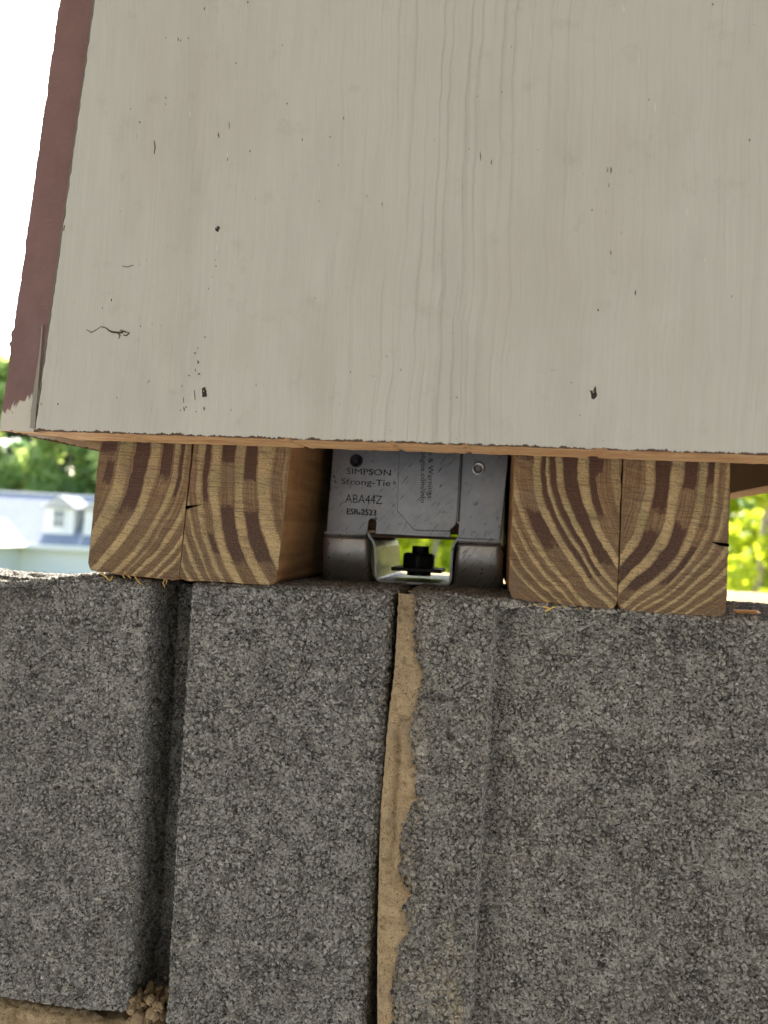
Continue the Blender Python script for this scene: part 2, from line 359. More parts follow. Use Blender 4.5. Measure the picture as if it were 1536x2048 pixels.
# ------------------------------------------------------------------ ground
def ground_z(y):
    a = np.clip((y - 2) / 38, 0, 1); return -4.6 * a * a * (3 - 2 * a)
gx = np.concatenate([-np.geomspace(2500, 1, 40), [0], np.geomspace(1, 2500, 40)])
gy = np.concatenate([-np.geomspace(2500, 1, 40), [0], np.linspace(1, 60, 60), np.geomspace(65, 2500, 25)])
X, Y = np.meshgrid(gx, gy); Z = ground_z(Y)
vv = np.stack([X, Y, Z], -1).reshape(-1, 3); nx, ny = len(gx), len(gy)
ff = [(j * nx + i, j * nx + i + 1, (j + 1) * nx + i + 1, (j + 1) * nx + i) for j in range(ny - 1) for i in range(nx - 1)]
n = NT('yard_ground'); co = n.tc.outputs['Object']; s = n.sep(co)
grass = n.mix(n.noise(co, 3, 5, .7), (.06, .10, .025, 1), (.13, .17, .05, 1))
soil = n.mix(n.noise(co, 6, 6, .7), (.40, .31, .21, 1), (.55, .45, .33, 1))
gm = n.ramp(n.math('MULTIPLY_ADD', n.math('SUBTRACT', s[1], 22), .08, n.math('MULTIPLY', n.noise(co, .4, 4), .6)), [(.2, 0), (.5, 1)])
M_ground = n.out(n.mix(gm, soil, grass), .95, n.bump(n.noise(co, 20, 5), .02, .8), spec=.1)
tag(link('ground', mesh('ground', vv, ff), M_ground), kind='structure')

# unseen porch added to shade near surfaces: slab, ceiling, beam, wall behind the camera
def solid(name, x0, x1, y0, y1, z0, z1, m, lab=None, cat=None, kind=None):
    bm = bmesh.new(); box_bm(bm, x0, x1, y0, y1, z0, z1); o = link(name, bm_mesh(name, bm), m); tag(o, lab, cat, None, kind); return o
M_slab = flat('added_slab_concrete', (.30, .30, .30), .9); M_ceil = flat('added_ceiling_boards', (.38, .38, .37), .7); M_wallp = flat('added_wall_siding', (.33, .335, .34), .8)
solid('added_porch_floor', -4.2, 4.2, -2.6, .85, .004, .05, M_slab, kind='structure')
solid('added_porch_ceiling', -4.4, 4.4, -2.7, .95, 2.72, 2.80, M_ceil, kind='structure')
solid('added_porch_beam', -4.3, 4.3, .26, .60, 2.451, 2.72, M_ceil, kind='structure')
solid('added_house_wall', -4.4, 4.4, -2.75, -2.6, .0, 2.80, M_wallp, kind='structure')

# ------------------------------------------------------------------ rough concrete blocks
def hash3(i, j, k, s):
    h = (i.astype(np.int64) * 73856093) ^ (j.astype(np.int64) * 19349663) ^ (k.astype(np.int64) * 83492791) ^ (s * 2654435)
    h = (h ^ (h >> 13)) * 1274126177 & 0xffffffff; h = (h ^ (h >> 16)) * 2246822519 & 0xffffffff; h ^= h >> 15
    return (h & 0xffffff) / float(0x1000000)
def worley(p, cell, seed=1):
    q = p / cell; b = np.floor(q).astype(np.int64)
    f1 = np.full(len(p), 9.); f2 = np.full(len(p), 9.); idv = np.zeros(len(p))
    for dx in (-1, 0, 1):
        for dy in (-1, 0, 1):
            for dz in (-1, 0, 1):
                i, j, k = b[:, 0] + dx, b[:, 1] + dy, b[:, 2] + dz
                h = hash3(i, j, k, seed)
                d = np.sqrt((i + hash3(i, j, k, seed + 7) - q[:, 0]) ** 2 + (j + hash3(i, j, k, seed + 13) - q[:, 1]) ** 2 + (k + hash3(i, j, k, seed + 29) - q[:, 2]) ** 2)
                m = d < f1; f2 = np.where(m, f1, np.minimum(f2, d)); idv = np.where(m, h, idv); f1 = np.where(m, d, f1)
    return f1, f2, idv
def vnoise(p, cell, seed=1):
    q = p / cell; b = np.floor(q).astype(np.int64); t = q - b; t = t * t * (3 - 2 * t); r = 0
    for dx in (0, 1):
        for dy in (0, 1):
            for dz in (0, 1):
                wgt = (t[:, 0] if dx else 1 - t[:, 0]) * (t[:, 1] if dy else 1 - t[:, 1]) * (t[:, 2] if dz else 1 - t[:, 2])
                r = r + wgt * hash3(b[:, 0] + dx, b[:, 1] + dy, b[:, 2] + dz, seed)
    return r
def ss(x, a, b):
    t = np.clip((x - a) / (b - a), 0, 1); return t * t * (3 - 2 * t)
def grain(p, amp=1.0):
    f1, f2, i1 = worley(p, .0021, 3); g1, g2, i2 = worley(p, .0011, 5)
    m_ = vnoise(p, .010, 41); h = -(.00030 + .0007 * m_) * (1 - ss(f2 - f1, 0, .20)) + .00055 * (i1 - .5) - .00035 * (1 - ss(g2 - g1, 0, .28)) + .00025 * (i2 - .5)
    v = vnoise(p, .0045, 9); h -= .0013 * ss(v, .78, .88)
    h += .0007 * (vnoise(p, .012, 4) - .5)
    return h * amp
def rough_box(name, quad, y0, y1, rounding, step, fn=None, warp=None, lod=None, edge_noise=.0010):
    """box whose face is the quad (BL, BR, TR, TL in x, z), from y0 back to y1, edges rounded, surface pushed in and out grain by grain"""
    q = np.array(quad, float); W = (np.linalg.norm(q[1] - q[0]) + np.linalg.norm(q[2] - q[3])) / 2
    H = (np.linalg.norm(q[3] - q[0]) + np.linalg.norm(q[2] - q[1])) / 2; D = y1 - y0
    nx, nz, ny = [max(2, int(round(L / step))) for L in (W, H, D)]
    ax, az, ay = np.linspace(0, W, nx + 1), np.linspace(0, H, nz + 1), np.linspace(0, D, ny + 1)
    pts, faces, off = [], [], 0
    def patch(A, B, fun, flip):
        nonlocal off
        a, b = np.meshgrid(A, B, indexing='ij'); p = fun(a, b).reshape(-1, 3); na, nb = len(A), len(B)
        i = np.arange((na - 1))[:, None] * nb + np.arange(nb - 1)[None]; i = i.ravel() + off
        f = np.stack([i, i + nb, i + nb + 1, i + 1], 1)
        if flip: f = f[:, ::-1]
        pts.append(p); faces.append(f); off += len(p)
    o = np.ones_like
    cz = np.linspace(0, H, 8); cx = np.linspace(0, W, 8)
    patch(ax, az, lambda a, b: np.stack([a, 0 * a, b], -1), False)          # face
    patch(ax, ay, lambda a, b: np.stack([a, b, H * o(a)], -1), False)       # top
    patch(ay, az, lambda a, b: np.stack([0 * a, a, b], -1), True)           # left
    patch(ay, az, lambda a, b: np.stack([W * o(a), a, b], -1), False)       # right
    patch(ax, az, lambda a, b: np.stack([a, D * o(a), b], -1), True)
    patch(ax, ay, lambda a, b: np.stack([a, b, 0 * a], -1), True)
    p = np.concatenate(pts); f = np.concatenate(faces)
    key = np.round(p / 1e-6).astype(np.int64); _, idx, inv = np.unique(key, axis=0, return_index=True, return_inverse=True)
    p = p[idx]; f = inv.ravel()[f]
    r = rounding; inner = np.clip(p, [r, r, r], [W - r, D - r, H - r]); dlt = p - inner; ln = np.linalg.norm(dlt, axis=1, keepdims=True); nrm = dlt / np.maximum(ln, 1e-9)
    p = inner + nrm * r
    u, t = p[:, 0] / W, p[:, 2] / H
    xz = (q[0][None] * ((1 - u) * (1 - t))[:, None] + q[1][None] * (u * (1 - t))[:, None] + q[2][None] * (u * t)[:, None] + q[3][None] * ((1 - u) * t)[:, None])
    wp = np.stack([xz[:, 0], y0 + p[:, 1], xz[:, 1]], 1)
    if warp: wp = warp(wp, nrm)
    edge = 1 - np.max(np.abs(nrm), axis=1)
    h = grain(wp) - edge * edge_noise * 3 * vnoise(wp, .005, 22)
    if fn is not None: h = h + fn(wp, nrm)
    wp = wp + nrm * h[:, None]
    me = bpy.data.meshes.new(name); me.vertices.add(len(wp)); me.vertices.foreach_set('co', wp.astype(np.float32).ravel())
    me.loops.add(len(f) * 4); me.loops.foreach_set('vertex_index', f.astype(np.int32).ravel())
    me.polygons.add(len(f)); me.polygons.foreach_set('loop_start', np.arange(0, len(f) * 4, 4, dtype=np.int32))
    me.polygons.foreach_set('use_smooth', np.ones(len(f), bool))
    me.update(calc_edges=True); return me

pier = tag(empty('block_pier', (0, .35, 0)), 'grey concrete block pier with open and tan mortared joints under the boxed column', 'pier')
def xz(px): p = P(px[0], px[1], VB); return (p[0], p[2])
ST = .00045
# left block, chipped upper corner at its front
def chip(wp, n_):
    d = np.hypot((wp[:, 0] + .207) / .030, (wp[:, 2] - 1.0) / .018)
    front = np.clip(-n_[:, 1], 0, 1)
    return -.0075 * ss(1.15 - d, 0, 1) * (front + .6 * np.clip(n_[:, 2], 0, 1)) * (.6 + .8 * vnoise(wp, .006, 3))
o = link('block', rough_box('block', [(-.272, .8225), xz((250, 2034)), (P(300, 1165, VB)[0], .9996), (-.272, .9985)], VB, VB + .034, .0026, ST, chip), M_block); keep(o, pier)
# middle block
bl, br = P(330, 2000, VB), P(737, 2034, VB)
tr = P(792, 1180, VB)
o = link('block', rough_box('block', [(bl[0], .806), (br[0] - .0017, .806), (-.0414, 1.0018), (-.1233, 1.0000)], VB, VB + .095, .0024, ST), M_block); keep(o, pier)
# right block: a raised sash strip at its joint edge, shallow groove beside it, then the field
def sash(wp, n_):
    z = wp[:, 2]; x = wp[:, 0]; edge = -.0044 - (1.0 - z) * .011
    front = np.clip(-n_[:, 1], 0, 1)
    s1 = ss(x + .0012 * (vnoise(wp, .007, 77) - .5), edge, edge + .0022)
    h = -.0058 * s1 + .0040 * ss(x, edge + .003, edge + .016)
    x2 = -.0215 - (1.0 - z) * .006
    h = h - .0009 * ss(x, x2 - .0012, x2 + .0012)
    return h * front
o = link('block', rough_box('block', [(-.0385, .8055), (.232, .8055), (.232, .9985), (-.0375, 1.0022)], VB, VB + .094, .003, ST, sash), M_block3); keep(o, pier)
# hollow of the left block closed by its back shell, grouted core under the post base
def simple_block(name, quad, y0, y1, mat=None, step=.003, r=.003):
    o = link(name, rough_box(name, quad, y0, y1, r, step), mat or M_block); return keep(o, pier)
simple_block('block', [(-.272, .8225), (-.125, .8225), (-.125, .972), (-.272, .972)], VB + .036, VB + .40)
simple_block('grout_core', [(-.120, .81), (.232, .81), (.232, .990), (-.120, .990)], VB + .0965, VB + .40, M_mortar)
simple_block('block_web', [(-.170, .83), (-.1440, .83), (-.1420, .9985), (-.170, .9985)], VB + .0345, VB + .36)
simple_block('block_web', [(-.1460, .812), (-.1212, .812), (-.1212, .9965), (-.1440, .9965)], VB + .028, VB + .36, step=.0009, r=.001)
# mortar: irregular tan strip in the open head joint
R_ = [(829, 1186), (830, 1215), (829, 1240), (828, 1270), (828, 1306), (836, 1327), (844, 1342), (842, 1360), (841, 1375), (836, 1392), (832, 1408), (830, 1424), (829, 1438), (820, 1452), (820, 1470), (821, 1494), (823, 1515), (824, 1533), (830, 1548), (832, 1563), (831, 1578), (829, 1593), (820, 1621), (808, 1642), (803, 1660), (800, 1696), (797, 1735), (799, 1750), (806, 1768), (817, 1780), (820, 1792), (815, 1802), (806, 1810), (809, 1828), (811, 1846), (820, 1860), (818, 1869), (803, 1879), (799, 1890), (796, 1902), (790, 1935), (784, 1965), (781, 1989), (787, 2016), (783, 2032), (781, 2060), (778, 2140), (776, 2190)]
L_ = [(797, 1186), (795, 1215), (792, 1280), (787, 1354), (782, 1390), (778, 1420), (772, 1479), (766, 1560), (762, 1600), (760, 1644), (758, 1690), (757, 1750), (756, 1792), (754, 1870), (754, 1950), (754, 2048), (752, 2190)]
Rw = np.array([P(a, b, VB - .0005)[[0, 2]] for a, b in R_]); Lw = np.array([P(a, b, VB - .0005)[[0, 2]] for a, b in L_])
zs = np.linspace(Lw[0, 1], .81, 420); us = np.linspace(0, 1, 26)
lx = np.interp(-zs, -Lw[:, 1], Lw[:, 0]); rx = np.interp(-zs, -Rw[:, 1], Rw[:, 0])
jit = np.array([mn.noise(Vector((0, 3, z_ * 420))) for z_ in zs]) * .0009 + np.array([mn.noise(Vector((5, 3, z_ * 1100))) for z_ in zs]) * .0008 + np.array([max(0, mn.noise(Vector((2, 7, z_ * 260)))) ** 2 for z_ in zs]) * .0045
rx = rx + jit; lx = lx + np.array([mn.noise(Vector((9, 3, z_ * 500))) for z_ in zs]) * .0003
UU, ZI = np.meshgrid(us, np.arange(len(zs)))
XX = lx[ZI] + (rx - lx)[ZI] * UU; ZZ = zs[ZI]
pp = np.stack([XX.ravel(), np.zeros(XX.size), ZZ.ravel()], 1)
prof = ss(UU.ravel(), 0, .12) * ss(1 - UU.ravel(), 0, .16)
crease = .0018 * np.exp(-((pp[:, 0] - (-.0368 - (.97 - pp[:, 2]) * .0)) / .0012) ** 2) * ss(pp[:, 2], .885, .915) * (1 - ss(pp[:, 2], .945, .96))
YY = VB - .0004 - .0017 * prof - .0012 * (vnoise(pp, .009, 2) - .4) * prof + crease * prof - .0004 * (vnoise(pp, .0016, 8) - .5) - .0016 * (vnoise(pp, .0035, 18) - .5) * prof + .0005 * ss(vnoise(pp, .0024, 28), .74, .86) * prof
YY = np.where(UU.ravel() == 0, VB + .030, YY); YY = np.where(UU.ravel() == 1, VB + .0012, YY)
YY = np.where((UU.ravel() == us[1]), VB + .0004, YY)
XX2 = np.where(UU.ravel() == us[1], lx[ZI].ravel(), pp[:, 0]); pp = np.stack([XX2, YY, pp[:, 2]], 1)
mu = len(us); ff = [(j * mu + i, j * mu + i + 1, (j + 1) * mu + i + 1, (j + 1) * mu + i) for j in range(len(zs) - 1) for i in range(mu - 1)]
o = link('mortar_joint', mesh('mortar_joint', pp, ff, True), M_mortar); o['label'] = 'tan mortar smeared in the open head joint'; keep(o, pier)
# bed mortar below the left block with crumbs in the gap
def bed(wp, n_):
    return .0022 * (vnoise(wp, .006, 6) - .4) + .001 * (vnoise(wp, .0025, 16) - .5)
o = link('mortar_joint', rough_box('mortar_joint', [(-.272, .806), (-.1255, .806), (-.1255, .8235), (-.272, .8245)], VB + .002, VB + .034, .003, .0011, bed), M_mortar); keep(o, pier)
bm = bmesh.new()
for k in range(120):
    p = Vector((rnd.uniform(-.139, -.1255), VB + rnd.uniform(.0015, .013), .8235 + rnd.random() ** 1.8 * .011 * (.4 + .6 * min(1, (-.1255 + .139 - 0) and 1))))
    rr_ = rnd.choice((.0008, .0012, .0016, .0021)) * rnd.uniform(.8, 1.3)
    m = Matrix.Translation(p) @ Matrix.Rotation(rnd.random() * 6, 4, 'Y') @ Matrix.Diagonal((1, 1, rnd.uniform(.5, 1.0), 1))
    bmesh.ops.create_icosphere(bm, subdivisions=2, radius=rr_, matrix=m)
for v in bm.verts: v.co += Vector([mn.noise(v.co * 900 + Vector((i * 9, 0, 0))) for i in range(3)]) * .0007
keep(tag(link('mortar_crumbs', bm_mesh('mortar_crumbs', bm, False), M_mortar), kind='stuff'), pier)
# courses further down, below the picture
zc = .803
for c_ in range(3):
    z1 = zc - c_ * .203; z0 = z1 - .193
    xs_ = [-.272, -.035, .232] if c_ % 2 == 0 else [-.272, -.13, .05, .232]
    for a, b in zip(xs_[:-1], xs_[1:]):
        simple_block('block', [(a + .004, z0), (b - .004, z0), (b - .004, z1), (a + .004, z1)], VB, VB + .40, step=.006)
bm = bmesh.new(); box_bm(bm, -.268, .228, VB + .006, VB + .39, .0, .8025)
keep(link('mortar_bed', bm_mesh('mortar_bed', bm), M_mortar), pier)
bm = bmesh.new(); box_bm(bm, -.35, .32, VB - .08, VB + .48, -.05, .195 + .0); bevel(bm, .01)
keep(link('footing', bm_mesh('footing', bm), M_block), pier)

# ------------------------------------------------------------------ four lengths of treated two by four
specs = [
 ('B1', [(175, 1140), (357, 1160), (385, 890), (200, 885)], +1, -.46, 2.7, 'leftmost sawn pine two by four with rings curving to lower left',
  [(-.3, -.25, .8), (-.02, .03, .35), (.22, .37, .9), (.55, .67, 1), (.83, .90, .85), (.955, .975, .7), (1.06, 1.12, .9), (1.22, 1.27, .9), (1.34, 1.38, .9)],
  [(.40, .54, -.1, .60), (.69, .81, -.1, .36), (.03, .20, -.1, .16), (.12, .20, .2, .42), (.90, .95, -.1, .5)], 1),
 ('B2', [(358, 1160), (552, 1170), (580, 900), (388, 890)], +1, .33, 2.7, 'second sawn pine two by four from left, cracked at its left edge',
  [(-.30, -.26, .9), (-.18, -.13, .9), (-.05, -.02, .8), (.06, .12, .9), (.19, .28, .95), (.42, .54, .9), (.68, .84, .9), (.94, .97, .3)],
  [(.29, .42, .50, .95), (.54, .68, -.1, .34), (.54, .68, .50, .90), (.28, .42, -.1, .20), (.13, .18, -.1, .5), (.12, .18, .68, .86)], 2),
 ('B3', [(1018, 1195), (1233, 1218), (1245, 918), (1030, 913)], +1, .62, 2.3, 'third sawn pine two by four from left with dark reddish heartwood bands',
  [(-.42, -.39, .9), (-.29, -.26, .9), (-.17, -.13, .9), (-.06, .0, .9), (.17, .25, .9), (.31, .35, .85), (.41, .47, .95), (.60, .69, .95), (.90, .97, .5)],
  [(.25, .41, -.1, .90), (.47, .60, -.1, .80), (.02, .17, .42, .70), (.69, .82, -.1, .20), (.69, .76, .1, .50), (.0, .17, -.1, .08)], 3),
 ('B4', [(1236, 1218), (1452, 1233), (1467, 930), (1247, 918)], +1, -.62, 2.9, 'rightmost sawn pine two by four with a side split and broad dark bands',
  [(-.05, .02, .25), (.20, .30, .85), (.45, .56, .95), (.71, .79, .9), (.87, .91, .9), (.97, 1.01, .9), (1.10, 1.15, .9), (1.24, 1.29, .9), (1.38, 1.42, .9)],
  [(.31, .45, -.1, .40), (.57, .70, .46, .95), (.31, .45, .50, .92), (.57, .69, -.1, .24), (.80, .87, .60, .92), (.80, .87, -.1, .2)], 4)]
for nm, q, sg, K, pw, lab, lights, patches, seed in specs:
    B = [P(a, b, VB - .001) for a, b in q]
    w_ = float(np.linalg.norm(B[1] - B[0])); tilt = math.atan2(B[3][0] - B[0][0], B[3][2] - B[0][2]); sl_ = math.atan2(B[1][2] - B[0][2], B[1][0] - B[0][0])
    bm = bmesh.new(); box_bm(bm, 0, w_, 0, .30, 0, .089)
    bmesh.ops.recalc_face_normals(bm, faces=bm.faces)
    bmesh.ops.bevel(bm, geom=[e for e in bm.edges if abs(e.verts[0].co.y - e.verts[1].co.y) > .1], offset=.0030 if nm != 'B2' else .0034, segments=4, affect='EDGES', profile=.5)
    # fuzzy sawn arris: split the end loop and jitter it
    fe = [f for f in bm.faces if abs(f.normal.y) > .9 and f.calc_center_median().y < .01][0]
    bmesh.ops.subdivide_edges(bm, edges=[e for e in fe.edges if e.calc_length() > .01], cuts=46, use_grid_fill=False)
    for v in bm.verts:
        if v.co.y < .001:
            j = .00035 * mn.noise(v.co * 900 + Vector((seed, 0, 0))) + .0003 * mn.noise(v.co * 2600)
            c_ = Vector((w_ / 2, 0, .045)); dd = v.co - c_
            if abs(dd.x) > w_ / 2 - .001: v.co.x += j
            if v.co.z < .004: v.co.z += j * 1.3
    me = bm_mesh('two_by_four', bm)
    o = link('two_by_four', me, [M_lumber, mat_endgrain('end_grain_' + 'abcd'[seed - 1], w_, sg, K, pw, lights, patches, seed, math.tan(tilt))])
    for p_ in me.polygons:
        if p_.normal.y < -.8: p_.material_index = 1
    tag(o, lab, 'lumber', 'sawn two by fours bearing on the block pier')
    # shear with the lean, drop on the block
    c0 = B[0]
    yaw_ = -.03 if seed > 2 else 0
    me.transform(Matrix(((1, yaw_, math.tan(tilt), 0), (0, 1, 0, 0), (math.tan(sl_), 0, 1, 0), (0, 0, 0, 1)))); o.location = (c0[0], c0[1], c0[2] - .0002)
    def spl(pts, r0):
        ps = [P(a, b, VB - .0022 - .0006 * i) for i, (a, b) in enumerate(pts)]
        v_, f_ = tube(ps, [r0] + [r0 * .8] * (len(ps) - 2) + [r0 * .25], 5)
        s_ = link('splinter', mesh('splinter', v_, f_, True), M_splin); keep(s_, o)
    if nm == 'B1':
        spl([(202, 1146), (212, 1153), (220, 1162)], .0004); spl([(225, 1152), (222, 1160), (212, 1158)], .0003)
        spl([(270, 1153), (278, 1165), (287, 1170)], .0003); spl([(330, 1158), (326, 1166), (330, 1176)], .0003); spl([(334, 1158), (333, 1166), (329, 1170)], .0002)
        spl([(246, 1150), (250, 1157)], .0003); spl([(256, 1151), (263, 1157)], .0003)
        pts_ = [(368, 1018), (378, 1014), (392, 1012), (402, 1012)]
    if nm == 'B2':
        # the short dark check that starts at the seam
        bm2 = bmesh.new()
        up = [P(a, b, VB - .0013) for a, b in ((371, 1012), (384, 1011), (402, 1009))]; lo_ = [P(a, b, VB - .0013) for a, b in ((371, 1020), (384, 1015), (402, 1010))]
        bm2.faces.new([bm2.verts.new(p_) for p_ in up + lo_[::-1]])
        bmesh.ops.solidify(bm2, geom=list(bm2.faces), thickness=-.0002)
        keep(link('crack', bm_mesh('crack', bm2), M_crackd), o)
    if nm == 'B3':
        spl([(1086, 1212), (1100, 1217), (1116, 1212)], .0004); spl([(1090, 1222), (1100, 1218), (1108, 1212)], .0004); spl([(1068, 1208), (1074, 1212)], .0004); spl([(1130, 1213), (1134, 1216)], .0005); spl([(1160, 1215), (1163, 1219)], .0004)
    if nm == 'B4':
        bm2 = bmesh.new()
        up = [P(a, b, VB - .0013) for a, b in ((1424, 1083), (1440, 1086), (1458, 1087))]; lo_ = [P(a, b, VB - .0013) for a, b in ((1424, 1085), (1440, 1091), (1458, 1094))]
        bm2.faces.new([bm2.verts.new(p_) for p_ in up + lo_[::-1]])
        bmesh.ops.solidify(bm2, geom=list(bm2.faces), thickness=-.0002)
        keep(link('crack', bm_mesh('crack', bm2), M_crackd), o)

# ------------------------------------------------------------------ boxed column of painted boards
colm = tag(empty('boxed_column', (-.03, .43, 1.054)), 'greige painted board column casing with brown left edge above the pier', 'column')
ZB, HT = 1.0538, 2.45
TAP = (-.162 + .1748) / (1.2163 - 1.054)     # inward lean of the left edge per metre of height
def jag(t, s_, a): return a * (mn.noise(Vector((t * s_, 1.3, .7))) + .5 * mn.noise(Vector((t * s_ * 2.7, 4.3, .7))))
out = []
for x in np.arange(-.1745, .1128, .0009): out.append((x, ZB + .0002 + jag(x, 420, .00022) + (.0006 if mn.noise(Vector((x * 160, 8, 8))) > .42 else 0)))
for z in np.arange(ZB + .001, HT, .35): out.append((.113 - TAP * (z - ZB), z))
out.append((.113 - TAP * (HT - ZB), HT)); out.append((-.1748 + TAP * (HT - ZB), HT))
for z in np.arange(1.30, ZB, -.0011): out.append((-.1748 + TAP * (z - ZB) + jag(z, 300, .00035), z))
bm = prism(out, VT, VTB, 0)
me = bm_mesh('front_board', bm)
o = link('front_board', me, [M_paint, M_bare])
for p_ in me.polygons:
    if abs(p_.normal.z) > .5 and p_.center.z < 1.06: p_.material_index = 1
    elif p_.normal.y > .8: p_.material_index = 1
keep(o, colm); front = o
def side_board(xa, xb, lean, name, label, mats, ragged):
    """xa..xb at the foot, leaning with the taper"""
    YB = VT + .33
    nz = list(np.arange(ZB, 1.30, .0011)) + list(np.arange(1.35, HT, .3)) + [HT]
    v, f = [], []
    for z in nz:
        sh = lean * (z - ZB)
        j = jag(z, 230, .00042) + .5 * jag(z, 900, .0003) if ragged else 0
        bumpx = -.0012 * math.exp(-((z - 1.0905) / .0015) ** 2) - .0010 * math.exp(-((z - 1.0868) / .001) ** 2) if ragged else 0
        front_y = VT + .0012 if ragged else VT + .0005
        zo = 0
        v += [(xa + sh + j + bumpx, front_y, z), (xb + sh, front_y, z), (xb + sh, YB, z), (xa + sh, YB, z)]
    for i in range(len(nz) - 1):
        a, b = i * 4, i * 4 + 4
        for k in range(4): f.append((a + k, a + (k + 1) % 4, b + (k + 1) % 4, b + k))
    f.append((3, 2, 1, 0)); L4 = (len(nz) - 1) * 4; f.append((L4, L4 + 1, L4 + 2, L4 + 3))
    me = mesh(name, v, f)
    o = link(name, me, mats); o['label'] = label
    for p_ in me.polygons:
        if p_.normal.z < -.7: p_.material_index = 1
        elif p_.normal.y < -.7: p_.material_index = 0
        else: p_.material_index = 2
    return keep(o, colm)
side_board(-.1903, -.1762, TAP, 'side_board', 'left side board with brown stained front edge', [M_edge, M_bare, M_paint], True)
side_board(.1142, .1285, -TAP, 'side_board', 'right side board, grey inside', [M_paint, M_bare, M_void], False)
# raise the back of the left board's foot: the saw cut climbs toward the back
for o in colm.children:
    if o.name.startswith('side_board'):
        for v in o.data.vertices:
            if v.co.z < ZB + 1e-5 and v.co.y > .4 and v.co.x < 0: v.co.z += .024
bm = bmesh.new(); box_bm(bm, -.174, .112, VT + .31, VT + .33, ZB + .001, HT)
for v in bm.verts:
    if v.co.z > 2: v.co.x += (-1 if v.co.x > 0 else 1) * TAP * (HT - ZB)
keep(link('back_board', bm_mesh('back_board', bm), M_paint), colm)
# narrow grey fillet of caulk that widens down the seam
sp = [P(a, b, VT + .0006) for a, b in ((83, 650), (79, 700), (70, 760), (62, 820), (60, 856), (69.5, 858), (72, 820), (77, 760), (82, 700), (84.5, 650))]
v = [tuple(p_) for p_ in sp] + [(p_[0], VT + .010, p_[2]) for p_ in sp]; nn = len(sp)
f = [tuple(range(nn))] + [(i, i + nn, (i + 1) % nn + nn, (i + 1) % nn) for i in range(nn)]
o = link('caulk_fillet', mesh('caulk_fillet', v, f), M_void); keep(o, colm)
# nail holes, dents, cracks in the paint
def blob(name, cx, cy, rx, ry, mat, y=VT - .00012, seed=0, n_=14, rim=None, rough=.35):
    vs, c_ = [], P(cx, cy, y); k_ = .252 / F
    for i in range(n_):
        a = 2 * math.pi * i / n_; r = 1 + rough * mn.noise(Vector((cos(a) * 1.7 + seed * 3.1, sin(a) * 1.7, seed)))
        vs.append((c_[0] + cos(a) * rx * r * k_, y, c_[2] + sin(a) * ry * r * k_))
    v = vs + [(p_[0], VT + .0006, p_[2]) for p_ in vs]
    f = [tuple(range(n_))] + [(i, i + n_, (i + 1) % n_ + n_, (i + 1) % n_) for i in range(n_)]
    me = mesh(name, v, f); bmx = bmesh.new(); bmx.from_mesh(me); bmesh.ops.recalc_face_normals(bmx, faces=bmx.faces); bmx.to_mesh(me); bmx.free()
    return keep(link(name, me, mat), colm)
def nail(cx, cy, rx, ry, seed):
    blob('paint_rim', cx, cy + 1, rx * 1.35, ry * 1.22, M_putty, VT - .00006, seed + 3)
    blob('nail_hole', cx, cy, rx, ry, M_hole, VT - .00014, seed, rough=.8)
    blob('nail_head', cx + rx * .1, cy + ry * .15, rx * .35, ry * .25, M_bolt, VT - .0002, seed + 9)
    blob('nail_head', cx - rx * .2, cy - ry * .3, rx * .25, ry * .2, M_void, VT - .0002, seed + 5)
nail(408, 785, 6, 9, 1); nail(1188, 787, 6.5, 11, 2); nail(435, 458, 5, 6, 3)
def streak(pts, w0, mat=M_crackd, name='crack'):
    """dark open check in the paint, widths in px"""
    ps = [P(a, b, VT - .00012) for a, b in pts]; k_ = .252 / F; up, lo_ = [], []
    for i, p_ in enumerate(ps):
        t = ps[min(i + 1, len(ps) - 1)] - ps[max(i - 1, 0)]; nrm = np.array([-t[2], 0, t[0]]); nrm /= np.linalg.norm(nrm)
        ww = (w0[i] if isinstance(w0, (list, tuple)) else w0) * k_ / 2
        up.append(tuple(p_ + nrm * ww)); lo_.append(tuple(p_ - nrm * ww))
    v = up + lo_; n_ = len(up); f = [(i, n_ + i, n_ + i + 1, i + 1) for i in range(n_ - 1)]
    v2 = [(a, VT + .0005, c) for a, _, c in v]; v = v + v2; m_ = 2 * n_
    ring = list(range(n_)) + list(range(2 * n_ - 1, n_ - 1, -1))
    f += [(ring[i], ring[(i + 1) % m_], ring[(i + 1) % m_] + m_, ring[i] + m_) for i in range(m_)]
    return keep(link(name, mesh(name, v, f), mat), colm)
streak([(172, 659), (178, 662), (182, 665), (190, 661), (196, 657), (202, 653)], [1, 1.6, 2, 1.4, 1, .6])
streak([(202, 653), (212, 656), (218, 661), (224, 664), (236, 665), (246, 665)], [1.4, 2, 3, 4, 4, 4])
streak([(236, 667), (240, 671), (237, 677)], [3, 3, 1]); streak([(240, 660), (246, 662), (252, 664)], [2, 3, 3]); streak([(246, 670), (253, 671), (258, 666), (253, 664)], [2, 3, 4, 2])
streak([(244, 532), (255, 534), (267, 530)], [.8, 1.6, .8], M_hole)
streak([(308, 281), (310, 294), (308, 308)], [1, 2, 1]); streak([(129, 450), (127, 461)], [1.5, 2])
